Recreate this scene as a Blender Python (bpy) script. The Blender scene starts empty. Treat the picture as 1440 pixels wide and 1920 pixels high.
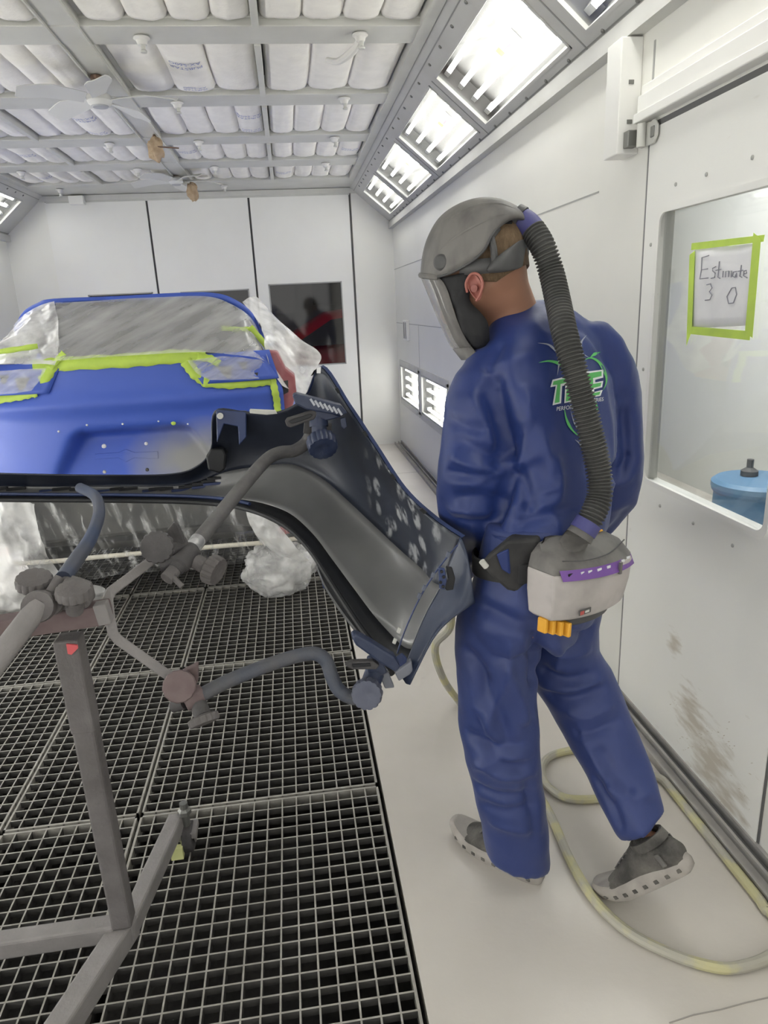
import bpy, bmesh, math, random
from mathutils import Vector, Matrix, noise
from mathutils.bvhtree import BVHTree
random.seed(7)
SC = bpy.context.scene
COL = SC.collection
V = Vector
R_ = math.radians

# ------------------------------------------------------------------ camera
FPX = 1294.716
ROT = Matrix(((0.98966, 0.08222, -0.11734), (-0.13447, 0.27779, -0.95118), (-0.04561, 0.95712, 0.28597)))
def _ortho():
    c = V((720, 960)); vy = V((538 - 720, -(582 - 960), -FPX)).normalized()
    vz = -V((929 - 720, -(5294 - 960), -FPX)).normalized()
    vz = (vz - vy * vz.dot(vy)).normalized()
    vx = vy.cross(vz)
    return Matrix((vx, vy, vz))
ROT = _ortho()
CAM = V((0, 0, 1.55))
cam_data = bpy.data.cameras.new('camera'); cam = bpy.data.objects.new('camera', cam_data); COL.objects.link(cam)
cam.matrix_world = Matrix.Translation(CAM) @ ROT.to_4x4()
cam_data.sensor_fit = 'VERTICAL'; cam_data.sensor_height = 24; cam_data.sensor_width = 18
cam_data.lens = 24 * FPX / 1920; cam_data.clip_start = 0.02; cam_data.clip_end = 60
SC.camera = cam

# ------------------------------------------------------------------ world and exposure
world = bpy.data.worlds.new('world'); SC.world = world; world.use_nodes = True
world.node_tree.nodes['Background'].inputs[0].default_value = (0.75, 0.8, 0.85, 1)
world.node_tree.nodes['Background'].inputs[1].default_value = 0.15
SC.view_settings.view_transform = 'Standard'; SC.view_settings.look = 'None'
SC.view_settings.gamma = 1; SC.view_settings.use_curve_mapping = False
SC.view_settings.exposure = 0.80
TUBE = 9.0                                   # radiance of the fluorescent tubes
# added fill light behind the camera, brightens the floor, door and low surfaces
fill_data = bpy.data.lights.new('rear_fill_light', 'AREA'); fill_data.shape = 'RECTANGLE'; fill_data.size = 3.7; fill_data.size_y = 2.5; fill_data.energy = 20; fill_data.color = (1.0, 0.985, 0.95)
fill_lamp = bpy.data.objects.new('rear_fill_light', fill_data); COL.objects.link(fill_lamp); fill_lamp.location = (-0.775, -2.25, 1.32); fill_lamp.rotation_euler = (R_(90), 0, 0)
SC.cycles.max_bounces = 10; SC.cycles.diffuse_bounces = 6; SC.cycles.transparent_max_bounces = 24
SC.cycles.sample_clamp_indirect = 6; SC.cycles.caustics_reflective = False; SC.cycles.caustics_refractive = False

# ------------------------------------------------------------------ points from the survey of the photograph
def ray(x, y): return ROT @ V((x - 720, 960 - y, -FPX))
def W(x, y, Y): r = ray(x, y); return CAM + r * (Y / r.y)
def WX(x, y, X): r = ray(x, y); return CAM + r * (X / r.x)
def WZ(x, y, Z): r = ray(x, y); return CAM + r * ((Z - CAM.z) / r.z)

# ------------------------------------------------------------------ materials
MATS = {}
def nd(nt, t, **k):
    n = nt.nodes.new(t)
    for a, b in k.items():
        if a == 'loc': n.location = b
        else: setattr(n, a, b)
    return n
def mat(name, col, rough=0.5, metal=0.0, col2=None, scale=8.0, stretch=(1, 1, 1), lo=0.35, hi=0.65, bump=0.0, bscale=None,
        alpha=1.0, spec=0.5, sheen=0.0, coat=0.0, emit=None, estr=0.0, detail=4.0):
    if name in MATS: return MATS[name]
    m = bpy.data.materials.new(name); m.use_nodes = True; nt = m.node_tree; b = nt.nodes['Principled BSDF']
    b.inputs['Base Color'].default_value = (*col, 1); b.inputs['Roughness'].default_value = rough; b.inputs['Metallic'].default_value = metal
    b.inputs['Alpha'].default_value = alpha; b.inputs['Specular IOR Level'].default_value = spec
    b.inputs['Coat Weight'].default_value = coat; b.inputs['Coat Roughness'].default_value = 0.1
    if sheen: b.inputs['Sheen Weight'].default_value = sheen; b.inputs['Sheen Roughness'].default_value = 0.4
    if emit: b.inputs['Emission Color'].default_value = (*emit, 1); b.inputs['Emission Strength'].default_value = estr
    tc = nd(nt, 'ShaderNodeTexCoord'); mp = nd(nt, 'ShaderNodeMapping'); mp.inputs['Scale'].default_value = stretch
    nt.links.new(tc.outputs['Object'], mp.inputs['Vector'])
    if col2:
        nz = nd(nt, 'ShaderNodeTexNoise'); nz.inputs['Scale'].default_value = scale; nz.inputs['Detail'].default_value = detail
        rp = nd(nt, 'ShaderNodeValToRGB'); rp.color_ramp.elements[0].position = lo; rp.color_ramp.elements[1].position = hi
        rp.color_ramp.elements[0].color = (*col, 1); rp.color_ramp.elements[1].color = (*col2, 1)
        nt.links.new(mp.outputs[0], nz.inputs['Vector']); nt.links.new(nz.outputs['Fac'], rp.inputs[0]); nt.links.new(rp.outputs[0], b.inputs['Base Color'])
    if bump:
        n2 = nd(nt, 'ShaderNodeTexNoise'); n2.inputs['Scale'].default_value = bscale or scale * 4; n2.inputs['Detail'].default_value = 3
        bp = nd(nt, 'ShaderNodeBump'); bp.inputs['Strength'].default_value = bump; bp.inputs['Distance'].default_value = 0.01
        nt.links.new(mp.outputs[0], n2.inputs['Vector']); nt.links.new(n2.outputs['Fac'], bp.inputs['Height']); nt.links.new(bp.outputs[0], b.inputs['Normal'])
    MATS[name] = m; return m
def film(name, lo, hi, scale=6, stretch=(1, 1, 1), rough=0.16, col=(0.9, 0.9, 0.9), p0=0.4, p1=0.7, rot=(0, 0, 0), bump=.5):
    m = bpy.data.materials.new(name); m.use_nodes = True; nt = m.node_tree; b = nt.nodes['Principled BSDF']
    b.inputs['Base Color'].default_value = (*col, 1); b.inputs['Roughness'].default_value = rough
    tc = nd(nt, 'ShaderNodeTexCoord'); mp = nd(nt, 'ShaderNodeMapping'); mp.inputs['Scale'].default_value = stretch; mr0 = nd(nt, 'ShaderNodeMapping'); mr0.inputs['Rotation'].default_value = rot
    nz = nd(nt, 'ShaderNodeTexNoise'); nz.inputs['Scale'].default_value = scale; nz.inputs['Detail'].default_value = 5
    mr = nd(nt, 'ShaderNodeMapRange'); mr.inputs[1].default_value = p0; mr.inputs[2].default_value = p1; mr.inputs[3].default_value = lo; mr.inputs[4].default_value = hi
    nt.links.new(tc.outputs['Object'], mr0.inputs[0]); nt.links.new(mr0.outputs[0], mp.inputs[0]); nt.links.new(mp.outputs[0], nz.inputs['Vector']); nt.links.new(nz.outputs['Fac'], mr.inputs[0])
    nt.links.new(mr.outputs[0], b.inputs['Alpha'])
    bp = nd(nt, 'ShaderNodeBump'); bp.inputs['Strength'].default_value = bump; bp.inputs['Distance'].default_value = 0.02
    nt.links.new(nz.outputs['Fac'], bp.inputs['Height']); nt.links.new(bp.outputs[0], b.inputs['Normal'])
    MATS[name] = m; return m
def glass(name, tint=(0.9, 0.92, 0.92), gloss=0.12, rough=0.03):
    m = bpy.data.materials.new(name); m.use_nodes = True; nt = m.node_tree
    nt.nodes.remove(nt.nodes['Principled BSDF']); out = nt.nodes['Material Output']
    t = nd(nt, 'ShaderNodeBsdfTransparent'); t.inputs[0].default_value = (*tint, 1)
    g = nd(nt, 'ShaderNodeBsdfGlossy'); g.inputs['Roughness'].default_value = rough
    lw = nd(nt, 'ShaderNodeLayerWeight'); lw.inputs[0].default_value = 0.5
    pw = nd(nt, 'ShaderNodeMath', operation='POWER'); pw.inputs[1].default_value = 4.0; nt.links.new(lw.outputs['Facing'], pw.inputs[0])
    mr = nd(nt, 'ShaderNodeMapRange'); mr.inputs[3].default_value = 0.04; mr.inputs[4].default_value = gloss; nt.links.new(pw.outputs[0], mr.inputs[0])
    mx = nd(nt, 'ShaderNodeMixShader')
    nt.links.new(mr.outputs[0], mx.inputs[0]); nt.links.new(t.outputs[0], mx.inputs[1]); nt.links.new(g.outputs[0], mx.inputs[2]); nt.links.new(mx.outputs[0], out.inputs[0])
    MATS[name] = m; return m

# ------------------------------------------------------------------ mesh builder
def frame_of(d):
    d = d.normalized(); a = V((0, 0, 1)) if abs(d.z) < 0.9 else V((0, 1, 0))
    s = d.cross(a).normalized(); return s, s.cross(d).normalized()
class MB:
    def __init__(s): s.v = []; s.f = []
    def add(s, vs, fs): o = len(s.v); s.v += [V(p) for p in vs]; s.f += [tuple(i + o for i in f) for f in fs]; return s
    def box(s, lo, hi):
        (x0, y0, z0), (x1, y1, z1) = lo, hi
        return s.add([(x0,y0,z0),(x1,y0,z0),(x1,y1,z0),(x0,y1,z0),(x0,y0,z1),(x1,y0,z1),(x1,y1,z1),(x0,y1,z1)],
                     [(0,3,2,1),(4,5,6,7),(0,1,5,4),(1,2,6,5),(2,3,7,6),(3,0,4,7)])
    def obox(s, c, ax, ay, az):
        c = V(c); vs = [c + ax*i + ay*j + az*k for k in (-1,1) for j in (-1,1) for i in (-1,1)]
        return s.add(vs, [(0,2,3,1),(4,5,7,6),(0,1,5,4),(1,3,7,5),(3,2,6,7),(2,0,4,6)])
    def bar(s, p, q, w, h, up=None):
        p, q = V(p), V(q); d = (q - p); u = V(up) if up else frame_of(d)[1]
        sd = d.cross(u).normalized(); u = sd.cross(d).normalized()
        return s.obox((p + q) / 2, d / 2, sd * w / 2, u * h / 2)
    def rings(s, rs, closed=True, cap=True):
        n = len(rs[0]); o = len(s.v)
        for r in rs: s.v += [V(p) for p in r]
        m = n if closed else n - 1
        for i in range(len(rs) - 1):
            for j in range(m):
                a = o + i*n + j; b = o + i*n + (j+1) % n
                s.f.append((a, b, b + n, a + n))
        if cap and closed:
            s.f.append(tuple(o + j for j in range(n))[::-1]); e = o + (len(rs)-1)*n; s.f.append(tuple(e + j for j in range(n)))
        return s
    def tube(s, pts, r, n=12, cap=True, square=False):
        pts = [V(p) for p in pts]; rr = r if isinstance(r, (list, tuple)) else [r]*len(pts)
        rs = []; u = None
        for i, p in enumerate(pts):
            d = (pts[min(i+1, len(pts)-1)] - pts[max(i-1, 0)])
            if d.length < 1e-9: d = V((0, 0, 1))
            d.normalize()
            if u is None: u = frame_of(d)[1]
            u = (u - d*u.dot(d)).normalized(); w = d.cross(u)
            off = math.pi/4 if square else 0; k = math.sqrt(2) if square else 1
            rs.append([p + (u*math.cos(t) + w*math.sin(t))*rr[i]*k for t in [off + 2*math.pi*j/n for j in range(n)]])
        return s.rings(rs, True, cap)
    def lathe(s, c, axis, prof, n=24, lobes=0, depth=0.0):
        c = V(c); a = V(axis).normalized(); u, w = frame_of(a)
        rs = []
        for (r, h) in prof:
            ring = []
            for j in range(n):
                t = 2*math.pi*j/n; q = r*(1 - depth*(0.5 - 0.5*math.cos(lobes*t))**3) if lobes else r
                ring.append(c + a*h + (u*math.cos(t) + w*math.sin(t))*max(q, 1e-5))
            rs.append(ring)
        return s.rings(rs)
    def grid(s, rows):                                   # rows of equal length -> open sheet
        return s.rings(rows, closed=False)
    def poly(s, pts, thick):                             # prism from an outline and a thickness vector
        pts = [V(p) for p in pts]; t = V(thick); n = len(pts)
        return s.add(pts + [p + t for p in pts], [tuple(range(n))[::-1], tuple(range(n, 2*n))] + [(i, (i+1) % n, (i+1) % n + n, i + n) for i in range(n)])
    def build(s, name, m, parent=None, smooth=True, angle=35, bevel=0, seg=2):
        me = bpy.data.meshes.new(name)
        off = V((0, 0, 0)); p = parent
        while p is not None: off = off + p.location; p = p.parent
        me.from_pydata([v - off for v in s.v], [], s.f); me.update()
        bm = bmesh.new(); bm.from_mesh(me); bmesh.ops.recalc_face_normals(bm, faces=bm.faces); bm.to_mesh(me); bm.free()
        o = bpy.data.objects.new(name, me); COL.objects.link(o)
        if m: me.materials.append(m)
        if parent: o.parent = parent
        if bevel:
            b = o.modifiers.new('Bevel', 'BEVEL'); b.width = bevel; b.segments = seg; b.limit_method = 'ANGLE'; b.angle_limit = R_(40)
        if smooth:
            me.polygons.foreach_set('use_smooth', [True]*len(me.polygons)); me.set_sharp_from_angle(angle=R_(angle))
        return o
def subsurf(o, n=2):
    m = o.modifiers.new('Subsurf', 'SUBSURF'); m.levels = n; m.render_levels = n; return o
def solid(o, t, off=0):
    m = o.modifiers.new('Solidify', 'SOLIDIFY'); m.thickness = t; m.offset = off; return o
def empty(name, loc): o = bpy.data.objects.new(name, None); COL.objects.link(o); o.location = V(loc); o.empty_display_size = 0.1; return o
def tag(o, label=None, cat=None, group=None, kind=None):
    for k, x in (('label', label), ('category', cat), ('group', group), ('kind', kind)):
        if x: o[k] = x
    return o
def thing(name, loc, label, cat, group=None): return tag(empty(name, loc), label, cat, group)
def copy_tree(o, parent=None):
    c = o.copy(); COL.objects.link(c); c.parent = parent
    for ch in list(o.children): copy_tree(ch, c)
    return c
def catmull(pts, n=8):
    pts = [V(p) for p in pts]; out = []
    for i in range(len(pts)-1):
        p0 = pts[max(i-1, 0)]; p1 = pts[i]; p2 = pts[i+1]; p3 = pts[min(i+2, len(pts)-1)]
        for k in range(n):
            t = k/n
            out.append(0.5*((2*p1) + (p2-p0)*t + (2*p0-5*p1+4*p2-p3)*t*t + (3*p1-p0-3*p2+p3)*t**3))
    out.append(pts[-1]); return out
def baked(o, *mods):                                     # apply modifiers through the depsgraph, return the plain mesh
    dg = bpy.context.evaluated_depsgraph_get(); me = bpy.data.meshes.new_from_object(o.evaluated_get(dg)); o.modifiers.clear(); o.data = me; return o
def fused(mb, name, m, parent=None, voxel=0.008, smooth=6):   # one continuous skin out of overlapping lofts
    o = mb.build(name, m, parent)
    r = o.modifiers.new('Remesh', 'REMESH'); r.mode = 'VOXEL'; r.voxel_size = voxel; r.use_smooth_shade = True
    if smooth:
        sm = o.modifiers.new('Smooth', 'SMOOTH'); sm.factor = 0.5; sm.iterations = smooth
    bpy.context.view_layer.update(); baked(o)
    if not o.data.materials: o.data.materials.append(m)
    return o
# ================================================================== materials of the place
M_WALL = mat('white_wall_panel', (0.775, 0.77, 0.725), 0.38, col2=(0.735, 0.73, 0.69), scale=1.2, bump=0.03, bscale=3)
M_DOOR = mat('white_door_paint', (0.80, 0.80, 0.77), 0.35, col2=(0.76, 0.755, 0.73), scale=1.5)
M_FRAME = mat('grey_painted_metal', (0.57, 0.57, 0.54), 0.42, col2=(0.52, 0.52, 0.49), scale=5)
M_COVE = mat('grey_cove_metal', (0.53, 0.53, 0.51), 0.45, col2=(0.48, 0.48, 0.46), scale=4)
M_FLOOR = mat('painted_concrete', (0.52, 0.49, 0.45), 0.6, col2=(0.60, 0.57, 0.53), scale=2.2, bump=0.06, bscale=40, lo=0.3, hi=0.7)
M_SEAM = mat('seam_gap', (0.12, 0.12, 0.12), 0.7)
M_BOLT = mat('bolt_steel', (0.22, 0.22, 0.21), 0.4, 0.6)
M_PAD = mat('filter_cloth', (0.84, 0.82, 0.775), 0.9, col2=(0.79, 0.77, 0.73), scale=14, bump=0.15, bscale=60)
M_INK = mat('blue_ink', (0.24, 0.28, 0.52), 0.9)
M_TUBE = mat('fluorescent_tube', (1, 1, 1), 0.4, emit=(1.0, 0.985, 0.94), estr=TUBE)
M_REFL = mat('white_reflector', (0.86, 0.86, 0.85), 0.3)
M_LREF = mat('darkened_lamp_reflector', (0.165, 0.165, 0.16), 0.55)  # coloured far darker than white so the tubes stay readable against their glow
M_PANE = glass('clear_pane', (0.97, 0.975, 0.97), 0.4)
M_DOORGLASS = glass('door_glass', (0.86, 0.87, 0.87), 0.9, 0.03)
M_BACKGLASS = glass('smoked_glass', (0.70, 0.70, 0.70), 0.4, 0.05)
M_PIT = mat('dark_pit', (0.035, 0.033, 0.032), 0.95, col2=(0.05, 0.047, 0.045), scale=30)  # near-black colour keeps the pit dark where light falls through the bars
M_BARSIDE = mat('darkened_bar_side', (0.05, 0.048, 0.046), 0.7, col2=(0.075, 0.072, 0.068), scale=25)
M_GRATE = mat('grating_overspray', (0.28, 0.268, 0.243), 0.65, col2=(0.36, 0.347, 0.317), scale=25, bump=0.1, bscale=200)
M_LIME = mat('lime_masking_tape', (0.52, 0.70, 0.10), 0.6, col2=(0.46, 0.63, 0.10), scale=18)

XL, XR, YF, YB, ZC = -2.75, 1.2, -2.2, 7.9, 2.75
PX0, PX1, PY0, PY1 = -1.83, 0.185, 0.02, 4.9          # the pit under the gratings
def struct(name, mb, m, parent=None, **k):
    o = mb.build(name, m, parent, **k)
    if not parent: o['kind'] = 'structure'
    return o
# floor with the pit left open
b = MB(); T = 0.12
b.box((PX1, YF, -T), (XR + 2.6, YB + 4.6, 0)); b.box((XL - 0.2, YF, -T), (PX0, YB + 4.6, 0))
b.box((PX0, YF, -T), (PX1, PY0, 0)); b.box((PX0, PY1, -T), (PX1, YB + 4.6, 0))
struct('floor', b, M_FLOOR, smooth=False)
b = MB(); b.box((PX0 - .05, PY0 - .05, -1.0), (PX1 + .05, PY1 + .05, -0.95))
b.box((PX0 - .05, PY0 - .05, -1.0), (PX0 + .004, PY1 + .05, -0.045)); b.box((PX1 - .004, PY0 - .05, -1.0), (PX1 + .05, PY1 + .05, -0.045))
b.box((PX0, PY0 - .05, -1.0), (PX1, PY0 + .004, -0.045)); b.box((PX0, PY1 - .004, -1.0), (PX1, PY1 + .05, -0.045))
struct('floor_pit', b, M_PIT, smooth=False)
# crack and slab joint lines in the concrete
b = MB()
for pts in ([WZ(1255, 1918, 0.001), WZ(1300, 1903, 0.001), WZ(1352, 1893, 0.001), WZ(1398, 1880, 0.001), WZ(1450, 1868, 0.001)],):
    for i in range(len(pts) - 1): b.bar(pts[i], pts[i+1], 0.0025, 0.002, (0, 0, 1))
for yy in (4.45, 6.4): b.box((PX1 + .01, yy, -0.001), (XR - .08, yy + .005, 0.0012))
struct('floor_joint', b, mat('joint_dirt', (0.33, 0.31, 0.29), 0.9), smooth=False)

# wall on the door side: panels round the door and the low light panels
DY0, DY1, DZ = 1.46, 2.325, 2.06
LY = [(5.36, 6.50), (6.62, 7.72)]; LZ0, LZ1 = 0.52, 0.94
b = MB(); X2 = XR + 0.06
b.box((XR, YF, 0), (X2, DY0, 2.46)); b.box((XR, DY0, DZ), (X2, DY1, 2.46)); b.box((XR, DY1, 0), (X2, LY[0][0], 2.46))
b.box((XR, LY[0][0], 0), (X2, YB, LZ0)); b.box((XR, LY[0][0], LZ1), (X2, YB, 2.46))
b.box((XR, LY[0][1], LZ0), (X2, LY[1][0], LZ1)); b.box((XR, LY[1][1], LZ0), (X2, YB, LZ1))
struct('wall_right', b, M_WALL, smooth=False)
b = MB()                                                 # thin panel seams
for z, y0, y1 in ((1.92, 2.7, YB), (1.36, 5.2, YB)): b.box((XR - .0015, y0, z), (XR + .001, y1, z + .006))
b.box((XR - .0015, DY1 + .001, 0.03), (XR + .001, DY1 + .011, 2.3)); b.box((XR - .0015, 6.55, 0.95), (XR + .001, 6.556, 1.36))
struct('trim_1', b, mat('panel_seam', (0.36, 0.36, 0.35), 0.6), smooth=False)
b = MB(); b.box((XL - .06, YF, 0), (XL, YB, 2.46)); struct('wall_left', b, M_WALL, smooth=False)
b = MB(); b.box((XL - .06, YF - .06, 2.62), (XR + .06, YF, 3.1)); b.box((XL - .06, YF - .06, 0), (XL + .05, YF, 2.62)); b.box((XR - .05, YF - .06, 0), (XR + .06, YF, 2.62)); struct('wall_front', b, M_WALL, smooth=False)
# back wall: fixed sides and three door leaves with windows
leaf = [(-2.315, -1.325), (-1.315, -0.30), (-0.29, 0.752)]
b = MB()
b.box((XL, YB, 0), (leaf[0][0], YB + .06, 3.0)); b.box((0.765, YB, 0), (XR + .06, YB + .06, 3.0)); b.box((leaf[0][0], YB, 2.70), (0.765, YB + .06, 3.0))
struct('wall_back', b, M_WALL, smooth=False)
wins = [(-2.04, -1.26 - 0.06, 0.95, 1.80), (-1.10, -0.385, 0.95, 1.79), (-0.175, 0.614, 0.946, 1.827)]
for k, ((x0, x1), (wx0, wx1, wz0, wz1)) in enumerate(zip(leaf, wins)):
    wx1 = min(wx1, x1 - .06)
    b = MB(); y0, y1 = YB - .01, YB + .05
    b.box((x0, y0, 0.012), (wx0, y1, 2.695)); b.box((wx1, y0, 0.012), (x1 - .012, y1, 2.695)); b.box((wx0, y0, 0.012), (wx1, y1, wz0)); b.box((wx0, y0, wz1), (wx1, y1, 2.695))
    d = struct('door_%d' % (k + 2), b, M_DOOR, smooth=False)
    b = MB(); b.box((wx0 + .012, YB + .018, wz0 + .012), (wx1 - .012, YB + .024, wz1 - .012)); b.build('window_pane', M_BACKGLASS, d, smooth=False)
    b = MB(); t = .012
    for lo, hi in (((wx0, YB - .014, wz0), (wx0 + t, YB + .03, wz1)), ((wx1 - t, YB - .014, wz0), (wx1, YB + .03, wz1)), ((wx0, YB - .014, wz0), (wx1, YB + .03, wz0 + t)), ((wx0, YB - .014, wz1 - t), (wx1, YB + .03, wz1))): b.box(lo, hi)
    b.build('window_gasket', mat('grey_gasket', (0.36, 0.36, 0.35), 0.6), d, smooth=False)
b = MB()
for x in (leaf[0][1] - .012, leaf[1][1] - .012, leaf[2][1] - .012): b.box((x, YB + .02, 0), (x + .022, YB + .03, 2.7))
b.box((leaf[0][0] - .002, YB - .002, 0), (leaf[0][0] + .02, YB + .01, 2.7))
struct('trim_2', b, M_SEAM, smooth=False)
b = MB(); b.box((XL, YB - .03, 2.70), (XR - .3, YB, 2.75)); b.box((-2.30, YB - .012, 2.685), (0.75, YB, 2.70)); struct('trim_3', b, M_FRAME, smooth=False)
b = MB(); b.box((-2.06, YB - .09, 2.66), (-1.92, YB - .01, 2.74)); o = b.build('door_contact_box', M_DOOR, bevel=.004)
tag(o, 'small white box under the ceiling beam above the rear doors', 'switch box')

# ------------------------------------------------------------------ ceiling frame
beams = [(2.54, 2.76), (3.55, 3.765), (4.565, 4.79), (5.55, 5.785), (6.40, 6.67), (7.29, 7.66)]
b = MB(); b.box((XL - .06, YF, 2.93), (XR + .06, YB + .06, 3.0)); b.box((-2.32, YF, ZC), (0.76, 2.54, 2.93)); struct('ceiling', b, M_FRAME, smooth=False)
for y0, y1 in beams:
    b = MB(); b.box((-2.32, y0, ZC), (0.765, y1, ZC + .1)); b.box((-2.32, y0 - .012, ZC + .03), (0.765, y1 + .012, ZC + .06)); struct('ceiling_beam', b, M_FRAME, smooth=False, bevel=.004)
b = MB(); b.box((-2.32, 7.66, 2.755), (0.765, YB, 2.8)); struct('ceiling_strip', b, M_FRAME, smooth=False)
b = MB(); b.box((-0.92, 2.76, ZC + .004), (-0.775, 7.3, ZC + .09)); b.box((-0.945, 2.76, ZC + .04), (-0.75, 7.3, ZC + .06))
for x in (-.915, -.785): b.box((x, 2.76, ZC - .012), (x + .008, 7.3, ZC + .01))
struct('ceiling_beam', b, M_FRAME, smooth=False)
for x in (-2.32, 0.70):
    b = MB(); b.box((x, 2.76, ZC - .008), (x + .055, 7.3, ZC + .08)); struct('ceiling_edge', b, M_FRAME, smooth=False)
rows = [(2.78, 3.53, 4), (3.785, 4.545, 3), (4.81, 5.53, 4), (5.805, 6.38, 4), (6.69, 7.27, 4)]
for y0, y1, n in rows:
    for x in (-0.035, -1.61):
        b = MB(); b.box((x - .016, y0 - .02, ZC - .008), (x + .016, y1 + .02, ZC + .05))
        struct('ceiling_tee', b, M_FRAME, smooth=False, bevel=.003)

# filter pads: one pad per bay, sewn into long pockets
bays = [(-2.255, -1.63), (-1.59, -0.935), (-0.755, -0.055), (-0.015, 0.695)]
bayname = ['beside the far wall', 'before the fan beam', 'past the fan beam', 'along the lamp cove']
rowname = ['first', 'second', 'third', 'fourth', 'fifth']
def pad(x0, x1, y0, y1, n, seed, pname, label):
    rnd = random.Random(seed); ny, nx = 22, 14
    b = MB(); px = [x0 + (x1 - x0)*(i/n) for i in range(n + 1)]
    for i in range(1, n): px[i] += rnd.uniform(-.012, .012)
    rws = []
    sag = [rnd.uniform(.036, .046) for _ in range(n)]; tw = [rnd.uniform(-.01, .01) for _ in range(n)]
    for j in range(ny + 1):
        v = j/ny; y = y0 + (y1 - y0)*v; r = []
        for i in range(n):
            for k in range(nx):
                u = k/nx; x = px[i] + (px[i+1] - px[i])*u
                e = (1 - abs(2*v - 1)**5)
                q_ = abs(2*u - 1); h = .62*max(0, 1 - q_**7)**.8 + .38*(1 - q_**2)
                wr = 0.006*noise.noise(V((x*9, y*5, seed))) + 0.004*noise.noise(V((x*30, y*3, seed)))*h
                r.append((x + tw[i]*math.sin(v*3.14), y, 2.802 - sag[i]*h*(.80 + .20*e) + wr))
        r.append((x1, y, 2.802)); rws.append(r)
    b.grid(rws); o = b.build(pname, M_PAD, angle=80); solid(o, .006, 0)
    return tag(o, label, 'filter', 'ceiling filter pads')
def text_mesh(body, size, shear=0.0, offset=0.0, space=1.0):
    cu = bpy.data.curves.new('lettering', 'FONT'); cu.body = body; cu.size = size; cu.shear = shear; cu.offset = offset; cu.space_character = space
    cu.align_x = 'CENTER'; cu.align_y = 'CENTER'; cu.resolution_u = 3
    o = bpy.data.objects.new('lettering', cu); COL.objects.link(o); bpy.context.view_layer.update()
    me = bpy.data.meshes.new_from_object(o.evaluated_get(bpy.context.evaluated_depsgraph_get()))
    bpy.data.objects.remove(o); bpy.data.curves.remove(cu)
    return me
def stamp(parent, x, y, lines, size):                    # blue print on the cloth, read from the far end
    inv = parent.data; bm = bmesh.new(); bm.from_mesh(inv); bv = BVHTree.FromBMesh(bm)
    for k, ln in enumerate(lines):
        vs, fs = [], []; me = text_mesh(ln, size); o = len(vs)
        for v in me.vertices:
            p = V((x - v.co.x, y + v.co.y*1.2 - k*size*1.35 + size, 2.5))
            h = bv.ray_cast(V((p.x, p.y, 2.4)), V((0, 0, 1)))[0]
            vs.append(V((p.x, p.y, (h.z if h else 2.76) - .006)))
        fs += [tuple(i + o for i in p.vertices) for p in me.polygons]
        bpy.data.meshes.remove(me); b = MB(); b.add(vs, fs); b.build('printed_mark', M_INK, parent, smooth=False)
    bm.free()
k = 0
for ri, (y0, y1, n) in enumerate(rows):
    for bi, (x0, x1) in enumerate(bays):
        nn = n if bi > 1 else 4
        p = pad(x0, x1, y0, y1, nn, k + 3, 'filter_pad', 'white pocketed ceiling filter pad, %s row from the camera, %s' % (rowname[ri], bayname[bi]))
        if (ri, bi) in ((1, 2), (0, 3), (2, 1), (2, 2), (3, 3), (3, 2), (4, 0), (3, 0), (4, 3)):
            w = (x1 - x0)/nn; q = {(1, 2): 1, (0, 3): 0, (2, 1): 2, (2, 2): 3, (3, 3): 3, (3, 2): 0, (4, 0): 1, (3, 0): 2, (4, 3): 0}[(ri, bi)]
            xc = x0 + w*(q + .5); big = 0.040 if ri < 3 else 0.034
            stamp(p, xc, y0 + .27, ('PURSTAR', 'AX-560G'), big)
            if ri in (1, 2): stamp(p, xc, y1 - .10, ('PURSTAR', 'AX-560G'), big*.8)
        k += 1

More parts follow.
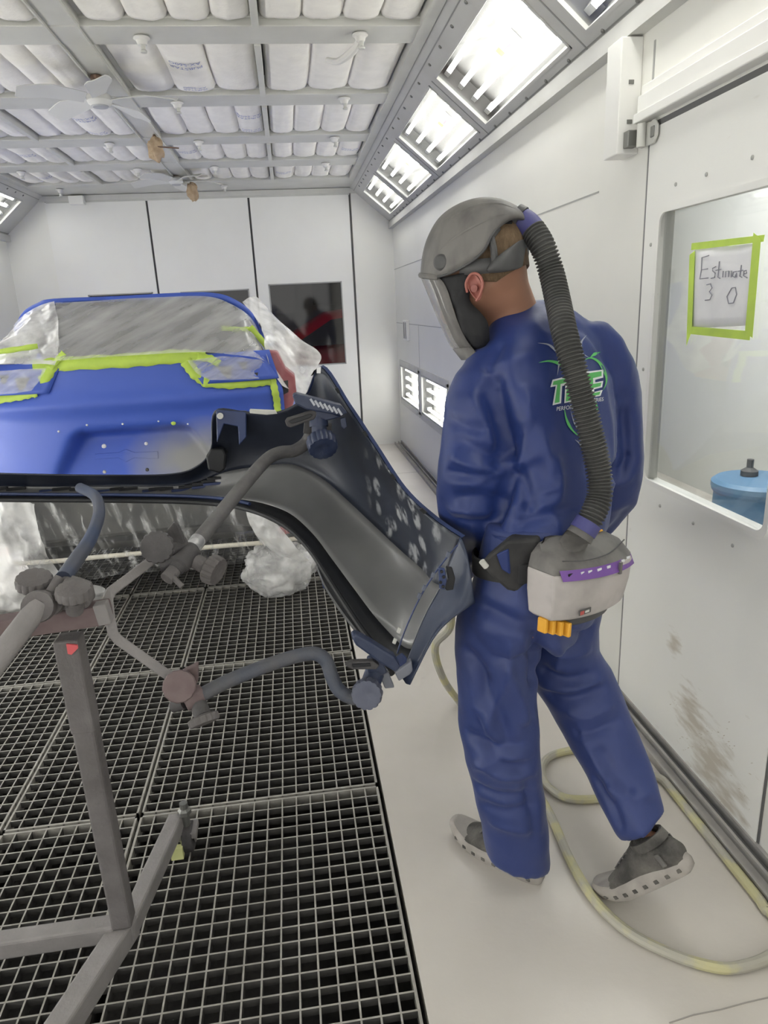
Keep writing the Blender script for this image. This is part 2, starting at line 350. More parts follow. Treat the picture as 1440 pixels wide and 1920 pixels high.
# ------------------------------------------------------------------ lamp coves
def cove_frame(side):                                   # side +1: door side; -1: far side
    if side > 0: P0, P1 = V((0.758, 0, 2.752)), V((1.2, 0, 2.385))
    else: P0, P1 = V((-2.318, 0, 2.752)), V((-2.75, 0, 2.385))
    d = (P1 - P0); L = d.length; d.normalize(); nrm = V((-d.z*side, 0, d.x*side)) if side > 0 else V((d.z, 0, -d.x))
    if nrm.z < 0: nrm = -nrm                            # up, out of the room
    return P0, d, L, nrm
GY = [(-2.1, -1.0), (-0.9, 0.15), (0.25, 1.40), (1.55, 2.70), (2.84, 3.99), (4.13, 5.26), (5.40, 6.50), (6.63, 7.56)]
G0, G1 = 0.125, 0.49                                    # glass span down the slope
for side, nm in ((1, 'ceiling_cove_right'), (-1, 'ceiling_cove_left')):
    P0, d, L, n = cove_frame(side); b = MB()
    def slab(a0, a1, y0, y1, t=.03):
        c = P0 + d*(a0 + a1)/2 + n*t/2; b.obox(V((c.x, (y0 + y1)/2, c.z)), d*(a1 - a0)/2, V((0, (y1 - y0)/2, 0)), n*t/2)
    slab(0, G0, YF, YB); slab(G1, L, YF, YB)
    ys = [YF] + [q for g in GY for q in g] + [YB]
    for i in range(0, len(ys), 2): slab(G0, G1, ys[i], ys[i+1])
    struct(nm, b, M_COVE, smooth=False)
    b = MB()                                             # seams where the lamp units meet, and the lip below
    for i in range(1, len(GY)):
        ym = (GY[i-1][1] + GY[i][0])/2; c = P0 + d*(G0 + L)/2 - n*.0; b.obox(V((c.x, ym, c.z)), d*(L - G0)/2, V((0, .004, 0)), n*.002)
    c = P0 + d*(L - .05); b.obox(V((c.x, (YF + YB)/2, c.z)), d*.003, V((0, (YB - YF)/2, 0)), n*.002)
    c = P0 + d*(.05); b.obox(V((c.x, (YF + YB)/2, c.z)), d*.003, V((0, (YB - YF)/2, 0)), n*.002)
    struct('trim_4' if side > 0 else 'trim_5', b, mat('cove_seam', (0.27, 0.27, 0.26), 0.6), smooth=False)
    b = MB(); xw = XR if side > 0 else XL; b.box((min(xw, xw - side*.05), YF, 2.34), (max(xw, xw - side*.05), YB, 2.40))
    struct('trim_6' if side > 0 else 'trim_7', b, M_COVE, smooth=False)
def lamp(P0, d, n, y0, y1, label, group, name='cove_light', a0=G0, a1=G1, ntube=4, sticker=True, surface=False):
    if surface: P0 = P0 + n*.11; n = -n
    c = P0 + d*(a0 + a1)/2; yc = (y0 + y1)/2; t = thing(name, (c.x, yc, c.z), label, 'light', group)
    at = lambda a, y, h: V((P0 + d*a + n*h).to_tuple()) + V((0, y, 0))
    fr = .014
    b = MB()
    for (aa, ab, ya, yb) in ((a0, a0 + fr, y0, y1), (a1 - fr, a1, y0, y1), (a0, a1, y0, y0 + fr), (a0, a1, y1 - fr, y1)):
        b.obox(at((aa + ab)/2, (ya + yb)/2, .004), d*(ab - aa)/2, V((0, (yb - ya)/2, 0)), n*.008)
    b.build('frame', M_COVE, t, smooth=False)
    b = MB(); h = .10
    q = [(a0 + .004, y0 + .004), (a1 - .004, y0 + .004), (a1 - .004, y1 - .004), (a0 + .004, y1 - .004)]
    lo = [at(a, y, .012) for a, y in q]; hi = [at(a, y, h) for a, y in q]
    b.add(lo + hi, [(4, 5, 6, 7), (0, 1, 5, 4), (1, 2, 6, 5), (2, 3, 7, 6), (3, 0, 4, 7)])
    o = b.build('reflector', M_LREF, t, smooth=False); solid(o, .006, 1)
    for i in range(ntube):
        a = a0 + (a1 - a0)*(i + .5)/ntube
        b = MB(); b.tube([at(a, y0 + .07, .05), at(a, y0 + .075, .05), at(a, y1 - .075, .05), at(a, y1 - .07, .05)], [.006, .0135, .0135, .006], 10); tb = b.build('tube', M_TUBE, t)
        b = MB()
        for yy, s in ((y0 + .035, 1), (y1 - .035, -1)): b.obox(at(a, yy, .06), d*.014, V((0, .03, 0)), n*.02)
        b.build('lamp_holder', M_REFL, t, smooth=False)
    b = MB(); b.obox(at((a0 + a1)/2, yc, .008), d*(a1 - a0)/2*.97, V((0, (y1 - y0)/2*.985, 0)), n*.002); b.build('glass_pane', M_PANE, t, smooth=False)
    if sticker:
        am = (a0 + a1)/2
        st = MB(); st.obox(at(am, yc + .02, .097), d*.035, V((0, .16, 0)), n*.001); s_ = st.build('sticker', mat('pale_sticker', (0.78, 0.78, 0.80), 0.5), t, smooth=False)
        for cc, yy, l, nm in (((0.75, 0.12, 0.14), -.02, .04, 'red_stripe'), ((0.85, 0.72, 0.08), .06, .025, 'yellow_mark'), ((0.4, 0.4, 0.55), .12, .03, 'grey_block'), ((0.45, 0.45, 0.58), -.10, .035, 'grey_block')):
            x = MB(); x.obox(at(am + (.012 if 'red' in nm else 0), yc + .02 + yy, .0955), d*(.006 if 'red' in nm else .02), V((0, l, 0)), n*.001); x.build(nm, mat(nm, cc, 0.6), s_, smooth=False)
    bt = MB()
    if name == 'cove_light':
        for yy in [y0 + .08 + k*(y1 - y0 - .16)/4 for k in range(5)]:
            for a in (a0 - .05, a1 + .028): bt.lathe(at(a, yy, 0), -n, [(0.0, 0), (.009, 0), (.009, .003), (.006, .006), (0, .006)], 10)
        bt.build('screw', M_BOLT, t)
    return t
ordn = ['nearest', 'second', 'third', 'fourth', 'fifth', 'last']
for side in (1, -1):
    P0, d, L, n = cove_frame(side)
    for i, (y0, y1) in enumerate(GY):
        if side > 0: lb = ['cove light panel behind the camera', 'cove light panel behind the camera', 'cove light panel over the camera, beyond the top edge', 'cove light panel partly cut off above the door', 'large lit cove light panel whose four tubes shine above the helmet, nearest whole one', 'lit cove light panel second behind the large one above the helmet', 'lit cove light panel next to last before the rear wall', 'lit cove light panel at the rear wall corner, last of the row'][i]
        else: lb = ('lit light panel in the far side cove above the masked car' if i == 7 else 'lit light panel in the far side cove, out of the picture')
        lamp(P0, d, n, y0, y1, lb, 'cove light panels' if side > 0 else 'far cove light panels')
# low light panels in the wall
for i, (y0, y1) in enumerate(LY):
    lamp(V((XR, 0, LZ1)), V((0, 0, -1)), V((1, 0, 0)), y0 + .01, y1 - .01, ['low lit wall panel with four tubes, partly behind the blue jacket', 'low lit wall panel with four tubes nearest the rear corner'][i], 'low wall light panels', 'wall_light', 0.03, LZ1 - LZ0 - .03, 4, False)
    b = MB()
    for lo, hi in (((XR - .008, y0 - .03, LZ0 - .03), (XR + .004, y1 + .03, LZ0 + .025)), ((XR - .008, y0 - .03, LZ1 - .025), (XR + .004, y1 + .03, LZ1 + .03)), ((XR - .008, y0 - .03, LZ0), (XR + .004, y0 + .01, LZ1)), ((XR - .008, y1 - .01, LZ0), (XR + .004, y1 + .03, LZ1))): b.box(lo, hi)
    struct('trim_%d' % (8 + i), b, M_FRAME, smooth=False)

for y0, y1 in ((-1.9, -.8), (-.7, .4), (.5, 1.6), (1.7, 2.8), (2.9, 4.0), (4.1, 5.2), (5.3, 6.4)):  # added lamps, none seen here; extra tubes brighten the low door and floor
    lamp(V((XL + .002, 0, LZ1 + .02)), V((0, 0, -1)), V((1, 0, 0)), y0, y1, 'added low fill lamp on the far side wall, out of view', 'added far wall fill lamps', 'wall_light', 0.03, LZ1 - LZ0 - .03, 9, False, True)

# ------------------------------------------------------------------ personnel door with its window, header, sill
WY0, WY1, WZ0, WZ1 = 1.575, 2.225, 0.925, 1.795
b = MB(); x0, x1 = XR - .006, XR + .045
b.box((x0, DY0 + .006, 0.03), (x1, WY0, DZ - .012)); b.box((x0, WY1, 0.03), (x1, DY1 - .008, DZ - .012)); b.box((x0, WY0, 0.03), (x1, WY1, WZ0)); b.box((x0, WY0, WZ1), (x1, WY1, DZ - .012))
door = struct('door_1', b, mat('white_door_leaf', (0.80, 0.80, 0.77), 0.35), smooth=False)
def stain(m, pts, base, dirt):                          # brown boot scuffs rubbed into the paint
    nt = m.node_tree; pb = nt.nodes['Principled BSDF']; tc = nd(nt, 'ShaderNodeTexCoord'); nz = nd(nt, 'ShaderNodeTexNoise'); nz.inputs['Scale'].default_value = 26; nz.inputs['Detail'].default_value = 6
    mp = nd(nt, 'ShaderNodeMapping'); mp.inputs['Rotation'].default_value = (R_(-40), 0, 0); mp.inputs['Scale'].default_value = (1, .45, 1.6); nt.links.new(tc.outputs['Object'], mp.inputs[0]); nt.links.new(mp.outputs[0], nz.inputs['Vector'])
    last = None
    for c, r in pts:
        vm = nd(nt, 'ShaderNodeVectorMath', operation='DISTANCE'); vm.inputs[1].default_value = c; nt.links.new(tc.outputs['Object'], vm.inputs[0])
        a = nd(nt, 'ShaderNodeMapRange'); a.inputs[1].default_value = r; a.inputs[2].default_value = 0; nt.links.new(vm.outputs['Value'], a.inputs[0])
        if last is None: last = a.outputs[0]
        else:
            mxx = nd(nt, 'ShaderNodeMath', operation='MAXIMUM'); nt.links.new(last, mxx.inputs[0]); nt.links.new(a.outputs[0], mxx.inputs[1]); last = mxx.outputs[0]
    ad = nd(nt, 'ShaderNodeMath', operation='MULTIPLY_ADD'); ad.inputs[1].default_value = .55; nt.links.new(last, ad.inputs[0]); nt.links.new(nz.outputs['Fac'], ad.inputs[2])
    mr = nd(nt, 'ShaderNodeMapRange'); mr.inputs[1].default_value = .70; mr.inputs[2].default_value = 1.0; mr.inputs[4].default_value = .75; nt.links.new(ad.outputs[0], mr.inputs[0])
    mx = nd(nt, 'ShaderNodeMix', data_type='RGBA'); nt.links.new(mr.outputs[0], mx.inputs[0]); mx.inputs[6].default_value = (*base, 1); mx.inputs[7].default_value = (*dirt, 1); nt.links.new(mx.outputs[2], pb.inputs['Base Color'])
stain(MATS['white_door_leaf'], [((XR, 1.70, .14), .20), ((XR, 1.82, .22), .16), ((XR, 1.60, .08), .16), ((XR, 1.95, .42), .08)], (0.80, 0.80, 0.77), (0.44, 0.39, 0.31))
def rrect(y0, y1, z0, z1, r, n=5):
    out = []
    for cy, cz, a in ((y1 - r, z1 - r, 0), (y0 + r, z1 - r, 90), (y0 + r, z0 + r, 180), (y1 - r, z0 + r, 270)):
        out += [(cy + r*math.cos(R_(a + 90*k/n)), cz + r*math.sin(R_(a + 90*k/n))) for k in range(n + 1)]
    return out
b = MB(); outer = rrect(WY0 - .012, WY1 + .012, WZ0 - .012, WZ1 + .012, .035); inner = rrect(WY0 + .006, WY1 - .006, WZ0 + .006, WZ1 - .006, .03)
rs = [[(X, y, z) for y, z in o_] for X, o_ in ((x0 + .002, inner), (x0 - .004, inner), (x0 - .004, outer), (x0 + .002, outer))]
b.rings(rs, True, False); b.build('window_rim', M_DOOR, door)
b = MB(); b.box((XR + .012, WY0 - .004, WZ0 - .004), (XR + .018, WY1 + .004, WZ1 + .004)); b.build('window_pane', M_DOORGLASS, door, smooth=False)
b = MB()
for yy, zz in ((2.14, 1.86), (1.98, 1.86), (1.78, 1.865), (2.27, 1.7), (2.27, 1.3), (2.27, 1.0), (2.1, .86), (1.9, .86), (1.7, .855)): b.lathe((x0, yy, zz), (-1, 0, 0), [(0, 0), (.006, 0), (.006, .002), (.003, .004), (0, .004)], 8)
b.build('screw', mat('dull_screw', (0.42, 0.42, 0.4), 0.5, 0.3), door)
b = MB()                                                 # scuffed dirt low on the door leaf: irregular smears
rnd = random.Random(4)
for i in range(60):
    cy = rnd.gauss(1.70, .10); cz = max(.045, rnd.gauss(.17, .075)); l = rnd.uniform(.003, .010); a = rnd.uniform(.3, 1.0); w = rnd.uniform(.0008, .002)
    if not DY0 + .03 < cy < DY1 - .04: continue
    dy, dz = l*math.cos(a), -l*math.sin(a)*.8
    ny, nz = -dz/l*w, dy/l*w
    b.add([(x0 - .0006, cy - dy, cz - dz), (x0 - .0006, cy + ny, cz + nz), (x0 - .0006, cy + dy, cz + dz), (x0 - .0006, cy - ny, cz - nz)], [(0, 1, 2, 3)])
b.build('scuff_marks', mat('scuff_dirt', (0.50, 0.46, 0.39), 0.9, col2=(0.62, 0.58, 0.51), scale=30), door, smooth=False)
b = MB()                                                 # header rails above the door
b.box((XR - .028, -.6, 2.105), (XR, 2.372, 2.155)); b.box((XR - .040, -.6, 2.075), (XR, 2.372, 2.103)); b.box((XR - .016, -.6, 2.157), (XR, 2.372, 2.185))
struct('trim_10', b, M_DOOR, smooth=False, bevel=.003)
b = MB(); b.box((XR - .004, DY0, DZ - .012), (XR + .03, DY1, DZ + .006)); b.box((XR - .004, DY1 - .008, 0.02), (XR + .03, DY1 + .001, DZ)); b.box((XR - .003, DY0 - .003, 0.02), (XR + .03, DY0 + .006, DZ)); struct('trim_11', b, M_SEAM, smooth=False)
b = MB(); b.box((XR - .085, 0.4, 0), (XR, 7.85, .012)); b.box((XR - .085, 0.4, .012), (XR - .078, 7.85, .03)); b.box((XR - .045, 0.4, .012), (XR - .036, 7.85, .034)); b.box((XR - .012, 0.4, 0.012), (XR - .001, 7.85, .042))
struct('baseboard_right', b, mat('sill_steel', (0.40, 0.385, 0.365), 0.5, 0.2, col2=(0.30, 0.29, 0.275), scale=9), smooth=False)
b = MB(); b.box((XR - .035, .4, .0122), (XR - .013, 7.85, .014)); struct('trim_12', b, M_SEAM, smooth=False)
# door closer channel and latch
t = thing('door_channel_box', (XR, 2.46, 2.16), 'white upright metal box channel beside the door, below the cove', 'channel box')
b = MB(); b.box((XR - .075, 2.405, 1.995), (XR, 2.51, 2.335)); b.build('housing', M_DOOR, t, smooth=False, bevel=.004)
for za, zb in ((2.085, 2.097), (2.02, 2.03), (2.2, 2.212)):
    b = MB(); b.box((XR - .045, 2.402, za), (XR - .028, 2.4065, zb)); b.build('slot', M_BOLT, t, smooth=False)
t = thing('door_latch', (XR, 2.34, 2.03), 'grey metal latch at the upper corner of the white door', 'latch')
b = MB(); b.poly([(XR - .012, 2.355, 2.065), (XR - .012, 2.27, 2.068), (XR - .012, 2.252, 2.05), (XR - .012, 2.252, 2.02), (XR - .012, 2.27, 2.0), (XR - .012, 2.355, 2.0)], (-.006, 0, 0)); b.build('plate', M_FRAME, t, smooth=False, bevel=.002)
b = MB(); b.tube([(XR - .03, 2.33, 2.0), (XR - .03, 2.33, 2.068)], .014, 14); b.build('knuckle', M_FRAME, t)
b = MB(); b.box((XR - .055, 2.37, 2.01), (XR - .02, 2.405, 2.06)); b.build('bolt', M_BOLT, t, smooth=False, bevel=.003)
b = MB(); b.box((XR - .022, 2.268, 2.018), (XR - .016, 2.29, 2.05)); b.build('screw_plate', M_BOLT, t, smooth=False, bevel=.003)
# pressure gauge on the side wall
t = thing('wall_gauge', (XR, 7.17, 1.30), 'small white gauge box with two dark slots on the side wall', 'gauge')
b = MB(); b.box((XR - .03, 7.06, 1.20), (XR, 7.30, 1.40)); b.build('case', M_DOOR, t, smooth=False, bevel=.004)
b = MB(); b.box((XR - .0325, 7.10, 1.22), (XR - .029, 7.14, 1.38)); b.box((XR - .0325, 7.19, 1.22), (XR - .029, 7.25, 1.38)); b.build('scale', M_BOLT, t, smooth=False)

# ------------------------------------------------------------------ what lies beyond the windows
M_SHOP = mat('shop_wall', (0.30, 0.29, 0.29), 0.7, col2=(0.26, 0.25, 0.25), scale=2)
b = MB(); b.box((XL - .2, YB + 4.4, 0), (XR + 1.2, YB + 4.5, 3.2)); b.box((XL - .2, YB + .1, 3.0), (XR + 1.2, YB + 4.5, 3.1)); b.box((XL - .25, YB + .06, 0), (XL - .15, YB + 4.5, 3.1)); b.box((XR + 1.1, YB + .06, 0), (XR + 1.2, YB + 4.5, 3.1))
b.box((-.32, YB + 4.2, 1.5), (0.15, YB + 4.4, 2.9))
struct('wall_shop', b, M_SHOP, smooth=False)
b = MB(); b.box((0.45, YB + 4.3, 1.62), (1.0, YB + 4.4, 2.2)); b.box((-.6, YB + 4.3, 1.62), (-.38, YB + 4.4, 2.1)); struct('window_5', b, mat('dark_opening', (0.05, 0.05, 0.05), 0.5), smooth=False)
b = MB(); b.box((-1.6, YB + .5, 2.93), (0.9, YB + .65, 2.96)); o = b.build('shop_fill_panel', mat('shop_fill_glow', (1, 1, 1), 0.5, emit=(1, 0.97, 0.95), estr=5.5), smooth=False); o['kind'] = 'structure'  # added glowing panel, unseen, brightens the shop and the red car's side
M_SIDE = mat('corridor_wall', (0.56, 0.565, 0.55), 0.6)
b = MB(); b.box((3.2, -.8, 0), (3.26, 7.0, 2.9)); b.box((XR + .06, 7.0, 0), (3.26, 7.06, 2.9)); b.box((XR + .06, -.86, 0), (3.26, -.8, 2.9)); b.box((XR + .06, -.8, 2.85), (3.26, 7.0, 2.9))
b.box((3.185, 3.2, 0), (3.2, 3.22, 2.85)); b.box((3.17, -.8, 1.46), (3.2, 2.7, 1.50))
struct('wall_corridor', b, M_SIDE, smooth=False)
b = MB(); b.box((2.1, 2.5, 2.80), (2.25, 4.6, 2.83)); o = b.build('corridor_fill_panel', mat('corridor_fill_glow', (1, 1, 1), 0.5, emit=(1, 1, 0.98), estr=52.0), smooth=False); o['kind'] = 'structure'  # unseen glowing panel added to brighten the passage behind the door glass
# ================================================================== floor gratings, one lift-out panel each
gx = [(-1.825, -1.045), (-1.035, -0.615), (-0.605, 0.172)]
gy = [(0.03, 0.985), (0.995, 1.965), (1.975, 2.935), (2.945, 3.905), (3.915, 4.885)]
cname = ['wide column beside the walkway', 'narrow middle column', 'far wide column']
def grating(x0, x1, y0, y1, label):
    t = thing('floor_grating', ((x0 + x1)/2, (y0 + y1)/2, 0), label, 'floor grating', 'floor gratings')
    b = MB(); w = .007; z0 = -.038
    for lo, hi in (((x0, y0, z0), (x0 + w, y1, 0)), ((x1 - w, y0, z0), (x1, y1, 0)), ((x0, y0, z0), (x1, y0 + w, 0)), ((x0, y1 - w, z0), (x1, y1, 0))): b.box(lo, hi)
    b.build('border_frame', M_GRATE, t, smooth=False)
    nx = round((x1 - x0)/.0445); ny = round((y1 - y0)/.0465); b = MB()
    for i in range(1, nx):
        x = x0 + (x1 - x0)*i/nx; b.box((x - .0023, y0, -.034), (x + .0023, y1, -.001))
    for j in range(1, ny):
        y = y0 + (y1 - y0)*j/ny; b.box((x0, y - .0023, -.022), (x1, y + .0023, -.0006))
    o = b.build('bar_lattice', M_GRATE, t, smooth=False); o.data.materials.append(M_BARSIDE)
    for p in o.data.polygons: p.material_index = 0 if p.normal.z > .5 else 1  # pale overspray on top faces, other faces coloured darker for contrast
for j, (y0, y1) in enumerate(gy):
    for i, (x0, x1) in enumerate(gx):
        col = cname[2 - i]
        rowd = ['under the camera', 'below the stand base', 'one row past the stand base', 'below the masked tailgate', 'deep under the car'][j]
        grating(x0, x1, y0, y1, 'steel floor grating %s, %s' % (rowd, col))
# girders that carry the gratings
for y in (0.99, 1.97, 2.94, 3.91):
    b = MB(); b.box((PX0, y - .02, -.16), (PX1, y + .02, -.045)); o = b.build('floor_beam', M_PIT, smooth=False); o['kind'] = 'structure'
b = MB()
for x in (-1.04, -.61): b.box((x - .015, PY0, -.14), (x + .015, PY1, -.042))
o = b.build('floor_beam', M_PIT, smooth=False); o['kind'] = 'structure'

# ================================================================== air hose on the floor
M_HOSE = mat('yellow_hose', (0.38, 0.365, 0.31), 0.6, col2=(0.47, 0.445, 0.26), scale=9, lo=0.48, hi=0.58)
r_ = .0135
def F(x, y, z=r_): return WZ(x, y, z)
hp = [V((0.47, 1.98, 0.93)), V((0.44, 2.02, .70)), W(845, 1172, 2.10), W(816, 1212, 2.12), W(830, 1270, 2.16), F(862, 1318), F(905, 1380), F(950, 1430), F(1000, 1478), F(1032, 1528), F(1068, 1610), F(1112, 1684), F(1175, 1745), F(1262, 1790), F(1345, 1814), F(1400, 1810), F(1448, 1790),
      V((1.105, 1.20, r_)), V((1.10, 1.27, r_)), F(1432, 1700), F(1395, 1634), F(1340, 1560), F(1288, 1500), F(1232, 1457), F(1190, 1462), F(1150, 1490), F(1118, 1498), F(1060, 1496), F(1024, 1470), F(1016, 1440), F(1036, 1416), F(1090, 1405), F(1140, 1412), F(1172, 1436, .030), F(1195, 1480, .034), F(1230, 1500, .02)]
pth = catmull(hp, 10)
for p in pth: p.x = min(p.x, XR - .10)
b = MB(); b.tube(pth, r_, 10); o = b.build('air_hose', M_HOSE)
tag(o, 'long yellowish grey air hose looping over the concrete floor round the walking person', 'hose')
# ================================================================== the masked blue car
XC = -0.82
M_BLUE = mat('fresh_blue_paint', (0.052, 0.108, 0.49), 0.42)
def blue_grey():                                        # blue colour coat fading out to grey primer: overspray edge across the lid
    m = mat('blue_coat_over_primer', (0.052, 0.105, 0.48), 0.45); nt = m.node_tree; b = nt.nodes['Principled BSDF']
    tc = nd(nt, 'ShaderNodeTexCoord'); sp = nd(nt, 'ShaderNodeSeparateXYZ'); nt.links.new(tc.outputs['Object'], sp.inputs[0])
    nz = nd(nt, 'ShaderNodeTexNoise'); nz.inputs['Scale'].default_value = 5; nt.links.new(tc.outputs['Object'], nz.inputs['Vector'])
    # spray coverage: thins out in a round patch low on the lid towards the near corner
    vm = nd(nt, 'ShaderNodeVectorMath', operation='DISTANCE'); vm.inputs[1].default_value = (0.36, 0.08, 0.80)
    mp = nd(nt, 'ShaderNodeMapping'); mp.inputs['Scale'].default_value = (0.55, 0.0, 1.0); nt.links.new(tc.outputs['Object'], mp.inputs[0])
    nt.links.new(mp.outputs[0], vm.inputs[0]); vm.inputs[1].default_value = (0.34*.55, 0.0, 0.80)
    ad = nd(nt, 'ShaderNodeMath', operation='MULTIPLY_ADD'); ad.inputs[1].default_value = .10; nt.links.new(nz.outputs['Fac'], ad.inputs[0]); nt.links.new(vm.outputs['Value'], ad.inputs[2])
    rp = nd(nt, 'ShaderNodeValToRGB'); rp.color_ramp.elements[0].position = .14; rp.color_ramp.elements[1].position = .30
    rp.color_ramp.elements[0].color = (0.30, 0.30, 0.30, 1); rp.color_ramp.elements[1].color = (0.055, 0.115, 0.52, 1)
    nt.links.new(ad.outputs[0], rp.inputs[0]); nt.links.new(rp.outputs[0], b.inputs['Base Color'])
    return m
M_LID = blue_grey()
M_RED = mat('red_paint', (0.36, 0.02, 0.03), 0.3, coat=0.5)
M_GLASSDARK = mat('dark_car_glass', (0.055, 0.055, 0.06), 0.12)
M_UNDER = mat('underbody', (0.05, 0.05, 0.052), 0.7, col2=(0.09, 0.088, 0.085), scale=6)
M_RUB = mat('tyre_rubber', (0.03, 0.03, 0.032), 0.8)
M_FILM = film('masking_film', 0.27, 0.44, 7, (.5, .5, 3.6), rough=.22, p0=.36, p1=.72, rot=(0, R_(28), 0), bump=.25)
M_FILMW = film('white_masking_film', 0.28, 0.85, 7, (1, 1, 1), p0=.3, p1=.62)
M_FILMC = film('clear_masking_film', 0.06, 0.62, 6, (4.5, 4.5, .45), rough=.12, p0=.50, p1=.80, rot=(0, R_(14), 0))

def section(hw, z0, z1, tum, n=24, flat=.8):             # closed outline in local x,z: bottom, flank, roof, flank
    pts = []
    for k in range(n):
        a = math.pi*k/(n - 1)                            # right flank over the top to the left flank
        cx, sz = math.cos(a), math.sin(a)
        x = math.copysign(abs(cx)**.45, cx)*hw; z = z0 + (z1 - z0)*(sz**.7 if sz > 0 else 0)
        f = max(0, (z - 0.95)/0.75); x *= 1 - tum*f
        pts.append((x, z))
    return pts
def car_shell(stations):
    rs = []
    for (y, hw, z0, z1, tum) in stations: rs.append([V((x, y, z)) for x, z in section(hw, z0, z1, tum)])
    return rs
TAIL = 3.60
car = thing('car', (XC, TAIL + 1.9, 0), 'blue hatchback car seen from behind, masked with film and lime tape', 'car')
body_st = [(TAIL + .20, .74, .78, 1.28, .1), (TAIL + .32, .80, .60, 1.38, .2), (TAIL + .55, .84, .40, 1.54, .24), (TAIL + .78, .87, .28, 1.62, .26), (TAIL + 1.3, .88, .24, 1.65, .28), (TAIL + 2.1, .88, .24, 1.60, .28),
           (TAIL + 2.7, .88, .25, 1.38, .3), (TAIL + 3.1, .87, .26, 1.08, .2), (TAIL + 3.8, .84, .28, .98, .1), (TAIL + 4.05, .70, .35, .80, .1)]
b = MB(); b.rings([[V((p.x + XC, p.y, p.z)) for p in r] for r in car_shell(body_st)]); o = b.build('body', M_BLUE, car, angle=60)
# tailgate: a surface with the recess for the licence plate; height z over width x
def tail_y(x, z):
    dx = abs(x)
    y = TAIL + .16*(dx/.80)**3 + .02*(max(0, .95 - z)/.3)**2*0
    y += .34*max(0, z - 1.33)**1.0 if z > 1.33 else 0
    y += .03*max(0, min(1, (1.16 - z)/.05)) * (1 if dx < .62 else max(0, 1 - (dx - .62)/.1))*0
    # shoulder crease under the lamps
    y -= .025*math.exp(-((z - 1.15)/.05)**2)
    # plate recess: trapezoid, deeper at its top edge
    top, bot = 1.02, .80; t = (top - z)/(top - bot)
    if -.25 < t < 1.6:
        half = .26 + .13*t
        ex = 1/(1 + math.exp((dx - half)/.013)); ez = 1/(1 + math.exp(-(t - .10)/.05))
        y += .15*ex*ez*max(0.25, 1 - .55*t)
    return y
b = MB(); rows_ = []
nz_, nx_ = 80, 170
for j in range(nz_ + 1):
    z = .74 + (1.36 - .74)*j/nz_; hw = .765 - .05*max(0, (z - 1.15)/.2) - .06*max(0, (.8 - z)/.2)
    rows_.append([V((XC + hw*(2*i/nx_ - 1), tail_y(hw*(2*i/nx_ - 1), z), z)) for i in range(nx_ + 1)])
b.grid(rows_); gate = b.build('tailgate', M_LID, car, angle=70); solid(gate, .02, -1)
def on_tail(x, z, off=.004): return V((x, tail_y(x - XC, z) - off, z))
def pin(x, y):                                           # the tail surface point seen at a photo point
    Y = TAIL
    for _ in range(8):
        p = W(x, y, Y); Y = tail_y(p.x - XC, min(max(p.z, .6), 1.5))
    return W(x, y, Y)
# fittings on the tailgate
for (x, y, r, nm, m) in ((325, 793, .013, 'plug', M_LIME), (110, 809, .006, 'clip_hole', M_REFL), (163, 797, .006, 'clip_hole', M_REFL), (230, 795, .006, 'clip_hole', M_REFL), (297, 790, .005, 'clip_hole', M_REFL), (352, 795, .005, 'clip_hole', M_REFL),
                         (195, 837, .013, 'plug', M_REFL), (274, 832, .010, 'plug', M_REFL), (196, 885, .010, 'plug', M_FRAME), (276, 881, .010, 'plug', M_UNDER)):
    p = pin(x, y); c = MB(); c.lathe(p + V((0, .004, 0)), (0, -1, 0), [(0, 0), (r, 0), (r*.9, .006), (r*.5, .009), (0, .009)], 14); q = c.build(nm, m, gate)
p = [pin(x, y) for x, y in ((178, 861), (178, 851), (222, 848), (236, 842), (252, 848), (296, 846), (297, 860), (252, 858), (236, 866), (222, 858))]
b = MB(); b.poly([q + V((0, -.004, 0)) for q in p], (0, .008, 0)); b.build('embossed_bracket', M_LID, gate, smooth=False, bevel=.002)
# roof edge arching over the hatch, and the rear window below it
arc = [(26, 614), (44, 584), (70, 568), (100, 560), (220, 555), (330, 549), (400, 549), (440, 561), (474, 588), (500, 640)]
arc = catmull([V((x, y, 0)) for x, y in arc], 5); na = len(arc)
def arcY(i): return TAIL + .50 + .10*abs(2*i/(na - 1) - 1)**2
b = MB(); rows_ = []
for f, dy in ((.00, .34), (.0, .10), (.0, .0), (.045, -.012), (.075, -.004), (.075, .02)):
    rows_.append([W(p.x + (270 - p.x)*f*.6, p.y + (690 - p.y)*f, arcY(i) + dy) - V((0, 0, .05 if dy > .2 else 0)) for i, p in enumerate(arc)])
b.grid(rows_); o = b.build('roof_edge', M_BLUE, car, angle=70); solid(o, .006, -1)
b = MB(); rows_ = []
for j in range(11):
    t = j/10; rows_.append([W(p.x + (270 - p.x)*.05*(1 - t) + ((92 + (508 - 92)*i/(na - 1)) - p.x)*t, (p.y + (690 - p.y)*.07)*(1 - t) + (686 - 8*math.sin(math.pi*i/(na - 1)))*t, arcY(i)*(1 - t) + (tail_y(0, 1.33) + .03 + .10*abs(2*i/(na - 1) - 1)**3)*t + .03*math.sin(math.pi*t)) for i, p in enumerate(arc)])
b.grid(rows_); wn = b.build('rear_window', M_GLASSDARK, car, angle=70); solid(wn, .006, -1)
